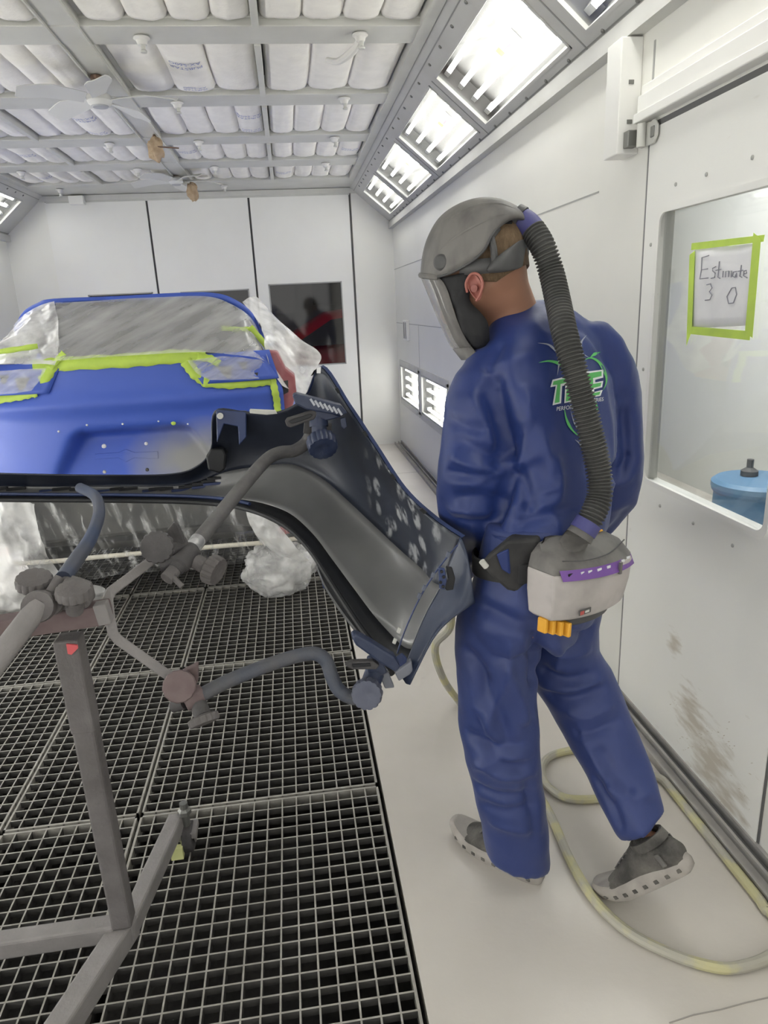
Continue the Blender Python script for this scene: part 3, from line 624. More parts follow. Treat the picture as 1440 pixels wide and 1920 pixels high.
# tail lamp openings
for s, nm in ((1, 'tail_lamp_pocket'), (-1, 'tail_lamp_pocket')):
    rows_ = []
    for j in range(7):
        z = 1.215 + .115*j/6
        rows_.append([V((XC + s*(.30 + .07*(1 - j/6) + .38*i/10), tail_y(.30 + .38*i/10, z) - .006, z)) for i in range(11)])
    b = MB(); b.grid(rows_); o = b.build(nm, M_BLUE, car, angle=70); solid(o, .008, -1)
    c = MB()
    for (cx, cz, w_, h_) in ((.46, 1.265, .05, .03), (.56, 1.29, .03, .02), (.60, 1.24, .04, .012)):
        c.poly([V((XC + s*(cx + a*w_), tail_y(cx, cz) - .012, cz + q*h_)) for a, q in ((-1, -1), (1, -1), (1.2, 1), (-.8, 1))], (0, .004, 0))
    c.build('bulb_opening', M_GLASSDARK, o, smooth=False)
# red inner flank of the quarter panel with its latch hole
pl = [(498, 655), (520, 660), (535, 690), (553, 705), (556, 735), (548, 765), (520, 772), (512, 735), (505, 700)]
b = MB(); pts = [W(x, y, TAIL + .16) for x, y in pl]; b.poly(pts, (0, .25, 0)); rq = b.build('quarter_panel', mat('dusty_red_paint', (0.34, 0.10, 0.11), 0.4, col2=(0.42, 0.17, 0.18), scale=14), car, smooth=False, bevel=.01)
b = MB(); b.poly([W(x, y, TAIL + .157) for x, y in ((528, 715), (540, 713), (541, 735), (528, 742))], (0, .004, 0)); b.build('latch_hole', M_UNDER, rq, smooth=False)
# underbody: crash beam, valance, exhaust box, axle
b = MB(); b.poly([W(x, y, TAIL + .12) for x, y in ((-200, 905), (0, 915), (300, 925), (520, 935), (560, 965), (560, 1000), (420, 985), (180, 1010), (0, 1030), (-200, 1050))], (0, .5, 0)); b.build('rear_valance', M_UNDER, car, smooth=False, bevel=.02)
b = MB(); b.tube(catmull([W(-160, 1060, TAIL + .1), W(60, 1055, TAIL + .06), W(200, 1043, TAIL + .05), (W(400, 1025, TAIL + .05)), W(520, 1015, TAIL + .06), W(575, 1005, TAIL + .12)], 6), .013, 10); b.build('crash_bar', mat('cream_beam', (0.72, 0.68, 0.58), 0.5), car)
b = MB(); b.box((XC - .72, TAIL + .35, .30), (XC + .70, TAIL + 3.6, .5)); b.build('underbody', M_UNDER, car, smooth=False, bevel=.05)
b = MB(); b.tube([V((XC - .45, TAIL + .45, .34)), V((XC + .4, TAIL + .45, .34))], .09, 16); b.build('silencer', mat('silencer_metal', (0.16, 0.155, 0.15), 0.5, 0.6), car)
for s in (1, -1):
    for y in (TAIL + .80, TAIL + 3.25):
        c = V((XC + s*.76, y, .315)); b = MB(); b.lathe(c - V((.1*1, 0, 0)), (1, 0, 0), [(.20, 0), (.29, 0), (.315, .03), (.315, .17), (.29, .20), (.20, .20)], 32); w_ = b.build('wheel', M_RUB, car)
        b = MB(); b.lathe(c - V((.09, 0, 0)), (1, 0, 0), [(0, 0), (.2, 0), (.2, .18), (0, .18)], 24); b.build('rim', M_FRAME, w_)
# red tail light seen below the film
b = MB(); b.poly([W(x, y, TAIL + .1) for x, y in ((522, 990), (555, 980), (566, 988), (562, 996), (526, 1004))], (0, .05, 0)); b.build('reflector', M_RED, car, smooth=False, bevel=.004)
b = MB(); b.poly([W(x, y, TAIL + .1) for x, y in ((-8, 1030), (14, 1027), (22, 1040), (-8, 1044))], (0, .05, 0)); b.build('reflector', M_RED, car, smooth=False, bevel=.004)

# ---- lime masking tape stuck to the car: each strip a thing
def strip(pts, w, label, off=.006, surf=pin, n=8, cat='tape', group='lime masking tape on the car'):
    ps = []
    for i in range(len(pts) - 1):
        for k in range(n): ps.append((pts[i][0] + (pts[i+1][0] - pts[i][0])*k/n, pts[i][1] + (pts[i+1][1] - pts[i][1])*k/n))
    ps.append(pts[-1]); rows_ = [[], [], []]
    for i, (x, y) in enumerate(ps):
        x0, y0 = ps[max(i-1, 0)]; x1, y1 = ps[min(i+1, len(ps)-1)]; dx, dy = x1 - x0, y1 - y0; l = math.hypot(dx, dy) or 1
        ww = w*(1 + .10*math.sin(i*1.7))
        for r, q in zip(rows_, (-.5, 0, .5)):
            p = surf(x - dy/l*ww*q, y + dx/l*ww*q); r.append(p + V((0, -off - (.002 if q == 0 else 0), 0)))
    b = MB(); b.grid(rows_); o = b.build('masking_tape', M_LIME, angle=70); solid(o, .001, 0)
    return tag(o, label, cat, group)
strip([(62, 688), (120, 682), (240, 676), (330, 668), (385, 671)], 26, 'long horizontal lime tape strip along the lower edge of the rear window')
strip([(100, 684), (84, 712), (58, 738)], 22, 'slanted lime tape strip beside the masked lamp at the far side', .009)
strip([(70, 733), (40, 740), (0, 746), (-60, 752)], 20, 'lime tape strip below the masked lamp at the far side', .012)
strip([(348, 676), (366, 700), (388, 716)], 22, 'slanted lime tape strip beside the masked lamp near the bumper', .009)
strip([(382, 716), (430, 720), (480, 716), (508, 712)], 18, 'lime tape strip below the masked lamp near the bumper', .012)
strip([(508, 700), (514, 725), (519, 750), (521, 772)], 13, 'upright lime tape strip on the edge of the quarter panel', .012)
strip([(95, 690), (112, 672), (122, 661)], 12, 'short lime tape tail sticking up over the long strip', .016)
strip([(370, 668), (395, 672), (412, 682)], 14, 'short torn lime tape end beside the masked lamp', .016)

# ---- plastic film: sheets laid loosely over the body
def sheet(name, rws, m, label, cat='plastic film', group=None, amp=.012, fr=9.0, st=(1, 1, 1), seed=0.0, sub=10, thick=.0006):
    """rws: rows of (px, py, Y); the sheet is a Catmull surface through them, creased."""
    pts = [[W(x, y, Y) for x, y, Y in r] for r in rws]
    fine = [catmull(r, sub) for r in pts]; cols = list(zip(*fine)); cols = [catmull(c, sub) for c in cols]; g = [list(r) for r in zip(*cols)]
    for r in g:
        for i, p in enumerate(r):
            q = V((p.x*st[0]*fr, p.y*st[1]*fr, p.z*st[2]*fr + seed))
            k = 1 - abs(2*abs(noise.noise(q)) - .0) ; k2 = 1 - abs(noise.noise(q*2.3))*2
            r[i] = p + V((.3*amp*noise.noise(q + V((9, 0, 0))), -amp*(k*.8 + .35*k2), .3*amp*noise.noise(q + V((0, 9, 0)))))
    b = MB(); b.grid(g); o = b.build(name, m, angle=60)
    return tag(o, label, cat, group)
T0 = TAIL
sheet('plastic_film', [
    [(104, 566, T0 + .50), (190, 562, T0 + .42), (300, 558, T0 + .41), (390, 556, T0 + .41), (436, 572, T0 + .44), (470, 598, T0 + .50), (494, 640, T0 + .52)],
    [(106, 600, T0 + .30), (190, 590, T0 + .28), (300, 590, T0 + .27), (380, 592, T0 + .27), (436, 602, T0 + .28), (472, 622, T0 + .32), (500, 652, T0 + .36)],
    [(106, 640, T0 + .13), (190, 628, T0 + .12), (300, 628, T0 + .11), (380, 628, T0 + .11), (440, 636, T0 + .12), (478, 648, T0 + .16), (504, 664, T0 + .22)],
    [(104, 676, T0 - .01), (190, 670, T0 - .025), (300, 663, T0 - .025), (380, 660, T0 - .02), (440, 664, T0 - .0), (480, 670, T0 + .05), (510, 684, T0 + .12)]], M_FILM,
    'clear grey plastic film stretched over the rear window of the blue car', group='masking films on the car', amp=.02, fr=2.6, st=(1.0, 1, 2.4), seed=1.3)
sheet('plastic_film', [
    [(455, 566, T0 + .66), (480, 556, T0 + .9), (500, 580, T0 + .8), (520, 612, T0 + .7)],
    [(490, 612, T0 + .50), (515, 606, T0 + .6), (545, 622, T0 + .6), (570, 640, T0 + .55)],
    [(498, 655, T0 + .15), (535, 662, T0 + .4), (570, 662, T0 + .45), (602, 666, T0 + .45)],
    [(508, 690, T0 + .13), (548, 705, T0 + .3), (575, 705, T0 + .36), (592, 694, T0 + .40)],
    [(530, 722, T0 + .12), (560, 738, T0 + .22), (576, 745, T0 + .28), (582, 735, T0 + .34)]], M_FILMW,
    'white plastic sheet flaring out from the car flank beside the rear window', group='masking films on the car', amp=.02, fr=7, seed=4.1)
sheet('plastic_film', [
    [(22, 616, T0 + .46), (46, 590, T0 + .50), (78, 573, T0 + .50), (106, 566, T0 + .48)],
    [(5, 635, T0 + .34), (45, 614, T0 + .32), (85, 608, T0 + .30), (110, 600, T0 + .28)],
    [(-30, 650, T0 + .22), (30, 650, T0 + .18), (70, 652, T0 + .14), (112, 655, T0 + .10)],
    [(-80, 690, T0 + .08), (0, 684, T0 + .02), (60, 682, T0 - .0), (105, 684, T0 - .02)]], M_FILMW,
    'crumpled white film over the far rear corner of the car', group='masking films on the car', amp=.03, fr=7, seed=7.7)
for sg, rws, lb in ((1, [[(352, 676, T0 - .012), (420, 668, T0 + .0), (500, 676, T0 + .10)], [(368, 698, T0 - .012), (430, 694, T0 + .0), (504, 694, T0 + .1)], [(392, 712, T0 - .012), (440, 712, T0 + .0), (508, 708, T0 + .1)]], 'clear film over the lamp opening near the bumper'),
                (-1, [[(-60, 700, T0 + .05), (30, 693, T0 - .012), (88, 690, T0 - .015)], [(-60, 722, T0 + .05), (30, 716, T0 - .012), (76, 712, T0 - .015)], [(-60, 744, T0 + .05), (20, 738, T0 - .012), (60, 732, T0 - .015)]], 'clear film over the lamp opening at the far side')):
    sheet('plastic_film', rws, M_FILM, lb, group='masking films on the car', amp=.012, fr=16, st=(1, 1, 1.6), seed=sg*3.3)
strip([(416, 615), (445, 617), (470, 617)], 9, 'short lime tape strip on the film at the upper corner near the flaring sheet', .05, lambda x, y: W(x, y, T0 + .33), 5)
strip([(470, 612), (490, 636), (512, 668)], 10, 'slanted lime tape strip along the window pillar under the film', .03, lambda x, y: W(x, y, T0 + .30), 5)
strip([(-20, 662), (30, 655), (76, 648)], 10, 'pale lime tape strip on the crumpled film at the far rear corner', .04, lambda x, y: W(x, y, T0 + .14), 5)
# handwriting on the film (marker scribble)
b = MB()
for st_ in ([(434, 633), (440, 637), (445, 632), (441, 640)], [(440, 628), (441, 645)], [(448, 640), (455, 634), (452, 642), (460, 636), (458, 644), (466, 640), (468, 646)], [(456, 652), (457, 657)]):
    b.tube([W(x, y, T0 + .20) for x, y in st_], .0018, 6)
o = b.build('marker_scribble', mat('white_marker', (0.8, 0.8, 0.8), 0.6)); tag(o, 'white marker scribble on the film over the rear window', 'writing')
# film hanging below the tail
sheet('plastic_film', [
    [(-60, 925, T0 + .02), (120, 935, T0 + .0), (300, 935, T0 + .0), (430, 945, T0 + .0), (540, 962, T0 + .05)],
    [(-60, 985, T0 - .01), (120, 985, T0 - .03), (300, 980, T0 - .03), (430, 985, T0 - .02), (556, 985, T0 + .02)],
    [(-60, 1040, T0 - .01), (110, 1040, T0 - .03), (290, 1030, T0 - .03), (430, 1030, T0 - .02), (575, 1010, T0 + .02)],
    [(-60, 1075, T0 + .02), (90, 1095, T0 + .03), (230, 1075, T0 + .03), (400, 1060, T0 + .03), (580, 1030, T0 + .05)]], M_FILMC,
    'clear streaky film hanging below the tailgate above the gratings', group='masking films on the car', amp=.03, fr=7, st=(3.0, 1, .8), seed=2.2, sub=14)
sheet('plastic_film', [
    [(-60, 925, T0 - .03), (-10, 930, T0 - .05), (30, 935, T0 - .05), (70, 940, T0 - .04)],
    [(-60, 990, T0 - .05), (0, 990, T0 - .09), (40, 995, T0 - .08), (85, 1010, T0 - .05)],
    [(-60, 1070, T0 - .05), (20, 1070, T0 - .10), (60, 1075, T0 - .10), (120, 1080, T0 - .05)],
    [(-60, 1120, T0 - .03), (30, 1125, T0 - .06), (90, 1122, T0 - .05), (200, 1100, T0 + .02)],
    [(-60, 1156, T0 + .05), (30, 1150, T0 + .05), (90, 1140, T0 + .05), (190, 1135, T0 + .08)]], M_FILMW,
    'bunched white film hanging to the gratings behind the stand clamp', group='masking films on the car', amp=.05, fr=7, st=(1.4, 1, .8), seed=5.2)
sheet('plastic_film', [
    [(462, 958, T0 - .02), (480, 955, T0 - .04), (496, 960, T0 - .04), (515, 975, T0 - .02)],
    [(470, 985, T0 - .02), (490, 985, T0 - .06), (512, 990, T0 - .06), (535, 1000, T0 - .02)],
    [(490, 1015, T0 - .0), (508, 1015, T0 - .05), (530, 1025, T0 - .05), (560, 1030, T0 - .0)],
    [(520, 1040, T0 + .03), (535, 1045, T0 - .0), (555, 1050, T0 - .0), (580, 1050, T0 + .04)]], M_FILMW,
    'white strip of film hanging slantwise over the red reflector', group='masking films on the car', amp=.02, fr=9, seed=8.8)
# wheel wrapped in a plastic bag
def bag(name, c, rad, m, label, seed, n=40):
    rs = []
    for i in range(n + 1):
        th = math.pi*i/n; r = []
        for j in range(56):
            ph = 2*math.pi*j/56; d = V((math.sin(th)*math.cos(ph), math.sin(th)*math.sin(ph), math.cos(th)))
            k = 1 + .16*noise.noise(d*2.2 + V((seed, 0, 0))) + .10*(1 - 2*abs(noise.noise(d*4.5 + V((0, seed, 0))))) - .05*abs(noise.noise(d*11 + V((seed, seed, 0))))
            r.append(V((c.x + d.x*rad[0]*k, c.y + d.y*rad[1]*k, max(.004, c.z + d.z*rad[2]*k))))
        rs.append(r)
    b = MB(); b.rings(rs, True, False); o = b.build(name, m, angle=50); return tag(o, label, 'plastic bag', 'plastic bags under the car')
c = W(520, 1068, T0 + .12); bag('plastic_bag', c, (.185, .13, .155), film('bag_film', .25, .8, 8, p0=.36, p1=.64), 'crumpled clear plastic bag hanging beneath the car tail beside the bumper', 3.0)
c = W(572, 1050, T0 + .20); bag('plastic_bag', c, (.07, .08, .085), MATS['bag_film'], 'smaller crumpled plastic bag tucked behind the bumper arch', 6.4)

# ---- red car in the shop behind the windows
rc = thing('car', (0.6, 10.4, 0), 'red car parked in the dim shop behind the rear door window', 'car')
st2 = [(-2.0, .55, .35, .75, .1), (-1.9, .78, .28, .92, .1), (-1.2, .86, .24, 1.02, .1), (-.75, .87, .24, 1.10, .2), (-.1, .87, .24, 1.46, .26), (.5, .87, .24, 1.52, .26), (1.2, .87, .24, 1.46, .26), (1.75, .86, .28, 1.12, .2), (2.0, .78, .35, .95, .1)]
rs = []
for r in car_shell(st2): rs.append([V((.60 + p.y, 10.0 + p.x, p.z + .05)) for p in r])
b = MB(); b.rings(rs); b.build('body', M_RED, rc, angle=60)
prof = [(-.60, 1.06), (-.05, 1.38), (.5, 1.44), (1.1, 1.40), (1.55, 1.10)]
b = MB(); b.poly([V((.60 + y, 9.14 + .16*max(0, z - 1.0), z + .03)) for y, z in prof], (0, .02, 0)); b.build('side_window', M_GLASSDARK, rc, smooth=False)
b = MB(); b.box((.60 + .42, 9.12, 1.0), (.60 + .50, 9.24, 1.47)); b.build('door_pillar', M_RED, rc, smooth=False)
for x in (-1.15, 1.35):
    b = MB(); b.lathe((.60 + x, 9.10, .31), (0, 1, 0), [(0, 0), (.2, 0), (.31, .02), (.31, .2), (0, .2)], 28); b.build('wheel', M_RUB, rc)
# ================================================================== bumper cover seen from its inner side
def bumper_mat():
    m = mat('primed_navy_plastic', (0.010, 0.013, 0.024), 0.42, spec=0.5, col2=(0.018, 0.024, 0.042), scale=7); nt = m.node_tree; b = nt.nodes['Principled BSDF']
    tc = nd(nt, 'ShaderNodeTexCoord'); vo = nd(nt, 'ShaderNodeTexVoronoi'); vo.inputs['Scale'].default_value = 17
    nz = nd(nt, 'ShaderNodeTexNoise'); nz.inputs['Scale'].default_value = 38; nz.inputs['Detail'].default_value = 4
    mp = nd(nt, 'ShaderNodeMapping'); mp.inputs['Scale'].default_value = (1.7, 1.0, .8); mp.inputs['Rotation'].default_value = (0, -.35, 0)
    nt.links.new(tc.outputs['Object'], mp.inputs[0]); nt.links.new(mp.outputs[0], vo.inputs['Vector']); nt.links.new(tc.outputs['Object'], nz.inputs['Vector'])
    # old spray-gun wipe marks, in a patch of their own on the upper flank
    vm = nd(nt, 'ShaderNodeVectorMath', operation='DISTANCE'); nt.links.new(tc.outputs['Object'], vm.inputs[0]); MARK.append(vm)
    a = nd(nt, 'ShaderNodeMapRange'); a.inputs[1].default_value = .25; a.inputs[2].default_value = .16; nt.links.new(vm.outputs['Value'], a.inputs[0])
    v1 = nd(nt, 'ShaderNodeMapRange'); v1.inputs[1].default_value = .46; v1.inputs[2].default_value = .30; nt.links.new(vo.outputs['Distance'], v1.inputs[0])
    n1 = nd(nt, 'ShaderNodeMapRange'); n1.inputs[1].default_value = .38; n1.inputs[2].default_value = .56; nt.links.new(nz.outputs['Fac'], n1.inputs[0])
    m1 = nd(nt, 'ShaderNodeMath', operation='MULTIPLY'); nt.links.new(a.outputs[0], m1.inputs[0]); nt.links.new(v1.outputs[0], m1.inputs[1])
    m2 = nd(nt, 'ShaderNodeMath', operation='MULTIPLY'); nt.links.new(m1.outputs[0], m2.inputs[0]); nt.links.new(n1.outputs[0], m2.inputs[1])
    mx = nd(nt, 'ShaderNodeMix', data_type='RGBA'); old = b.inputs['Base Color'].links[0].from_socket
    nt.links.new(m2.outputs[0], mx.inputs[0]); nt.links.new(old, mx.inputs[6]); mx.inputs[7].default_value = (0.30, 0.31, 0.33, 1); nt.links.new(mx.outputs[2], b.inputs['Base Color'])
    return m
MARK = []; mat('navy_clip', (.10, .115, .16), .4)
M_BUMP = bumper_mat()
M_ARCH = mat('sheen_lightened_plastic', (0.15, 0.151, 0.155), 0.30, col2=(0.185, 0.186, 0.19), scale=5, spec=.8)  # grey-black plastic, colour lightened to carry the sheen on the bulge
M_NAVY = mat('navy_overspray', (0.022, 0.035, 0.10), 0.4, col2=(0.03, 0.05, 0.14), scale=12)
M_BLK = mat('black_plastic', (0.008, 0.009, 0.012), 0.5)
st = [ # px, py, Y for: top edge, upper mid, ridge, lower mid, lower edge
 [(-330, 880, 2.36), (-330, 897, 2.42), (-330, 908, 2.44), (-330, 920, 2.42), (-330, 934, 2.36)],
 [(-120, 884, 2.36), (-120, 900, 2.42), (-120, 910, 2.44), (-120, 922, 2.42), (-120, 936, 2.36)],
 [(60, 889, 2.34), (60, 903, 2.40), (60, 912, 2.42), (60, 924, 2.40), (60, 938, 2.33)],
 [(220, 891, 2.31), (220, 903, 2.37), (220, 912, 2.38), (220, 924, 2.36), (220, 939, 2.29)],
 [(318, 889, 2.29), (322, 902, 2.34), (326, 911, 2.35), (330, 924, 2.33), (334, 941, 2.25)],
 [(366, 876, 2.27), (372, 888, 2.32), (378, 902, 2.33), (384, 920, 2.31), (390, 944, 2.22)],
 [(395, 843, 2.25), (406, 862, 2.30), (412, 888, 2.31), (420, 918, 2.29), (428, 948, 2.17)],
 [(402, 771, 2.23), (430, 830, 2.29), (445, 880, 2.30), (455, 918, 2.26), (462, 955, 2.11)],
 [(462, 772, 2.20), (475, 830, 2.28), (492, 874, 2.28), (496, 920, 2.21), (500, 968, 2.04)],
 [(522, 772, 2.17), (535, 825, 2.25), (548, 871, 2.25), (545, 930, 2.14), (542, 992, 1.96)],
 [(570, 744, 2.15), (588, 820, 2.20), (602, 895, 2.19), (592, 965, 2.05), (580, 1030, 1.87)],
 [(600, 688, 2.13), (632, 820, 2.12), (652, 938, 2.09), (632, 1010, 1.95), (612, 1078, 1.78)],
 [(652, 762, 1.98), (680, 880, 1.97), (702, 985, 1.95), (676, 1060, 1.83), (645, 1130, 1.69)],
 [(702, 838, 1.85), (728, 935, 1.84), (750, 1030, 1.82), (718, 1110, 1.73), (680, 1182, 1.60)],
 [(755, 918, 1.70), (772, 985, 1.70), (790, 1065, 1.69), (752, 1142, 1.62), (712, 1222, 1.53)],
 [(812, 972, 1.58), (815, 1028, 1.58), (812, 1090, 1.57), (778, 1165, 1.53), (738, 1250, 1.48)],
 [(864, 1008, 1.49), (845, 1052, 1.51), (828, 1098, 1.51), (795, 1160, 1.50), (752, 1268, 1.45)],
]
def fine(stn, sub=6):
    rows_ = [[W(*p) for p in s_] for s_ in stn]
    cols = [catmull(c, sub) for c in zip(*rows_)]
    return [catmull(r, sub) for r in zip(*cols)]
bp = thing('bumper_cover', W(640, 1000, 1.9), 'dark navy car bumper cover hanging on the stand, inner side showing, white wipe marks', 'bumper')
g = fine(st)
b = MB(); b.grid([r[:13] for r in g]); sh = b.build('upper_shell', M_BUMP, bp, angle=180); solid(sh, .004, 0)
b = MB(); b.grid([r[12:22] for r in g]); sh2 = b.build('arch_shell', M_ARCH, bp, angle=180); solid(sh2, .004, 0)
b = MB(); b.grid([r[21:] for r in g]); sh3 = b.build('arch_rim', M_BLK, bp, angle=180); solid(sh3, .004, 0)
MARK[0].inputs[1].default_value = (W(765, 965, 1.75) - bp.location)
# end face that turns in towards the wheel arch
ef = [[(864, 1006, 1.49), (845, 1052, 1.505), (828, 1098, 1.505), (795, 1160, 1.495), (752, 1268, 1.445)],
      [(876, 1040, 1.465), (862, 1072, 1.475), (845, 1110, 1.475), (808, 1170, 1.465), (758, 1276, 1.435)],
      [(884, 1085, 1.45), (872, 1105, 1.45), (852, 1135, 1.45), (815, 1185, 1.445), (762, 1282, 1.425)],
      [(890, 1130, 1.44), (868, 1146, 1.43), (842, 1164, 1.43), (810, 1200, 1.425), (768, 1284, 1.415)]]
b = MB(); b.grid(fine(ef, 4)); e = b.build('end_face', mat('navy_end_face', (0.020, 0.030, 0.062), 0.36, col2=(0.036, 0.047, 0.083), scale=10), bp, angle=180); solid(e, .004, 0)
# outer lip with tabs along the upper flank edge
top = [r[0] for r in g[60:]]
lip = [p + V((.002, -.004, .001)) for p in top]
b = MB(); b.rings([[p, p + V((.008, .002, .004)), p + V((.008, .008, -.001)), p + V((0, .008, -.004))] for p in lip]); b.build('edge_lip', M_NAVY, bp, angle=60)
for i in range(4, len(lip) - 3, 6):
    d = (lip[i+2] - lip[i-2]).normalized(); b = MB(); b.obox(lip[i] + V((-.004, -.006, 0)), d*.010, V((.004, .001, .002)), V((0, .004, 0))); b.build('clip_tab', M_BLK, bp, smooth=False)
# rolled lower edge
low = [r[-1] for r in g]; b = MB(); b.tube(low, .0075, 8); b.build('edge_lip', M_BLK, bp)
b = MB(); b.tube([p + V((0, .03, .012)) for p in low[:44]], .006, 8); b.build('edge_lip', M_NAVY, bp)
# clip row of the centre strip
for k in range(26):
    i = 1 + int(k*1.35); p = g[min(i, 36)][12 if k % 3 else 14]; b = MB(); b.obox(p + V((0, -.008, -.006)), V((.022 if k % 2 else .03, .002, 0)), V((0, .006, 0)), V((0, 0, .004))); b.build('clip_tab', M_BLK if k % 3 else M_NAVY, bp, smooth=False)
# boss, bracket and holes at the corner of the plate opening
def disc(px, py, Y, r, h, m, nm, par=bp, ax=(0, -1, .1), n=20, inner=.55):
    c = W(px, py, Y); b = MB(); b.lathe(c, ax, [(0, 0), (r, 0), (r, h*.6), (r*.88, h), (r*inner, h), (r*inner*.9, h*.55), (0, h*.5)], n); return b.build(nm, m, par)
b = MB(); b.poly([W(x, y, 2.235) for x, y in ((386, 856), (394, 842), (418, 842), (424, 852), (422, 880), (412, 888), (390, 882))], (0, .05, 0)); b.build('sensor_boss', M_BLK, bp, smooth=False, bevel=.006)
b = MB(); b.poly([W(x, y, 2.20) for x, y in ((405, 770), (462, 772), (462, 820), (448, 835), (446, 800), (420, 795), (407, 830))], (0, .03, 0)); b.build('mount_bracket', M_NAVY, bp, smooth=False, bevel=.003)
disc(413, 780, 2.195, .010, .004, M_FRAME, 'hole_rim')
b = MB(); b.poly([W(x, y, 2.16) for x, y in ((468, 768), (516, 770), (520, 776), (500, 778), (468, 775))], (0, .02, 0)); b.build('slot_tab', M_FRAME, bp, smooth=False, bevel=.002)
b = MB(); b.poly([W(x, y, 2.10) for x, y in ((594, 690), (602, 688), (601, 700), (594, 700))], (0, .01, 0)); b.build('pale_clip', M_REFL, bp, smooth=False)
# end face details: screw slots, long hole, clips
b = MB(); b.poly([W(x, y, 1.455) for x, y in ((836, 1062), (848, 1064), (854, 1085), (850, 1106), (838, 1108), (832, 1100), (840, 1085))], (0, .006, 0)); b.build('lamp_hole', M_BLK, bp, smooth=False, bevel=.002)
b = MB(); b.poly([W(x, y, 1.447) for x, y in ((822, 1064), (834, 1066), (838, 1090), (834, 1106), (824, 1104))], (0, .006, 0)); lh = b.build('lug_plate', M_NAVY, bp, smooth=False, bevel=.002)
for px, py in ((828, 1072), (832, 1082), (826, 1092), (831, 1100)): disc(px, py, 1.445, .004, .002, M_BLK, 'screw_hole', lh, n=10)
for px, py in ((795, 1102), (786, 1117), (748, 1182), (740, 1202), (840, 1040), (812, 1078)):
    b = MB(); c = W(px, py, 1.455); b.obox(c, V((.0025, 0, .006)), V((.0035, 0, -.002)), V((0, .003, 0))); b.build('clip', MATS['navy_clip'] if py < 1170 else M_FRAME, bp, smooth=False, bevel=.001)
seam = [W(x, y, 1.466 + .0*y) for x, y in ((858, 1022), (838, 1045), (812, 1080), (785, 1125), (758, 1185), (745, 1225))]
b = MB(); b.tube(catmull(seam, 4), .0022, 6); b.build('fold_line', M_NAVY, bp)
b = MB(); b.poly([W(x, y, 1.44) for x, y in ((742, 1235), (755, 1226), (764, 1236), (760, 1252), (748, 1256), (738, 1250))], (0, .01, 0)); b.build('hinge_lug', M_NAVY, bp, smooth=False, bevel=.003)
# inner rib under the arch
b = MB(); b.tube(catmull([W(x, y, Y) for x, y, Y in ((598, 1060, 1.93), (612, 1095, 1.86), (640, 1140, 1.76), (690, 1205, 1.62), (735, 1262, 1.50))], 6), .010, 8); b.build('arch_rib', M_BLK, bp)
b = MB(); b.poly([W(x, y, 1.9) for x, y in ((603, 1050), (622, 1095), (622, 1108), (606, 1104), (600, 1075))], (0, .02, 0)); b.build('arch_tab', M_NAVY, bp, smooth=False, bevel=.003)

# ================================================================== the stand that carries it
M_ST = mat('oversprayed_stand', (0.105, 0.096, 0.096), 0.75, col2=(0.15, 0.14, 0.14), scale=12, bump=0.2, bscale=120)
M_STL = mat('pale_oversprayed_tube', (0.25, 0.235, 0.235), 0.7, col2=(0.20, 0.188, 0.188), scale=10, bump=0.15, bscale=120)
M_STR = mat('reddish_overspray', (0.12, 0.082, 0.085), 0.75, col2=(0.16, 0.12, 0.12), scale=20)
M_STN = mat('navy_clamp', (0.016, 0.025, 0.065), 0.42, col2=(0.04, 0.052, 0.095), scale=18)
M_STD = mat('dark_clamp', (0.05, 0.047, 0.05), 0.7, col2=(0.085, 0.08, 0.083), scale=18, bump=0.2, bscale=100)
M_CHIP = mat('red_chip', (0.60, 0.10, 0.11), 0.5)
M_CH2 = mat('scratched_steel', (0.30, 0.30, 0.31), 0.5, 0.3, col2=(0.50, 0.50, 0.51), scale=30, lo=.45, hi=.55)
S = thing('bumper_stand', (-0.52, 1.42, 0), 'grey oversprayed workshop stand on casters with clamp arms, holding the bumper', 'stand')
PXs, PYs = -0.52, 1.42
pt = [V((PXs, PYs, .13)), V((PXs, PYs, .70)), V((PXs, PYs, .905))]
b = MB(); b.bar(pt[0], pt[1], .048, .048, (0, 1, 0)); post = b.build('post', M_ST, S, smooth=False, bevel=.006)
b = MB(); b.bar(V((PXs, PYs, .68)), V((PXs, PYs, .905)), .0515, .0515, (0, 1, 0)); b.build('post_sleeve', M_ST, S, smooth=False, bevel=.005)
c = W(138, 1216, 1.385); b = MB(); b.poly([W(x, y, 1.39) for x, y in ((124, 1208), (145, 1210), (146, 1216), (134, 1228), (127, 1226))], (0, .004, 0)); b.build('red_chip', M_CHIP, post, smooth=False)
L0 = W(95, 1985, 1.22); 
base_far = V((-0.455, 1.80, .155)); base_near = V((-0.63, 1.12, .10))
base_mid = V((PXs, PYs + .0, .10))
b = MB(); b.bar(base_mid + V((0, -.01, 0)), V((-0.452, 1.80, .10)), .045, .05, (0, 0, 1)); b.build('foot_beam', M_STL, S, smooth=False, bevel=.006)
b = MB(); b.bar(base_mid + V((.003, .03, -.003)), V((-0.70, 0.92, .10)), .055, .06, (0, 0, 1)); b.build('foot_beam', M_STL, S, smooth=False, bevel=.006)
b = MB(); b.bar(V((PXs - .02, PYs, .115)), V((-1.6, 1.42, .115)), .045, .05, (0, 0, 1)); b.build('cross_beam', M_STL, S, smooth=False, bevel=.006)
b = MB(); b.bar(V((-1.55, 1.0, .10)), V((-1.55, 1.85, .10)), .045, .05, (0, 0, 1)); b.build('foot_beam', M_STL, S, smooth=False, bevel=.006)
b = MB(); b.bar(V((-1.55, 1.42, .13)), V((-1.55, 1.42, .9)), .052, .052, (0, 1, 0)); b.build('post', M_ST, S, smooth=False, bevel=.006)
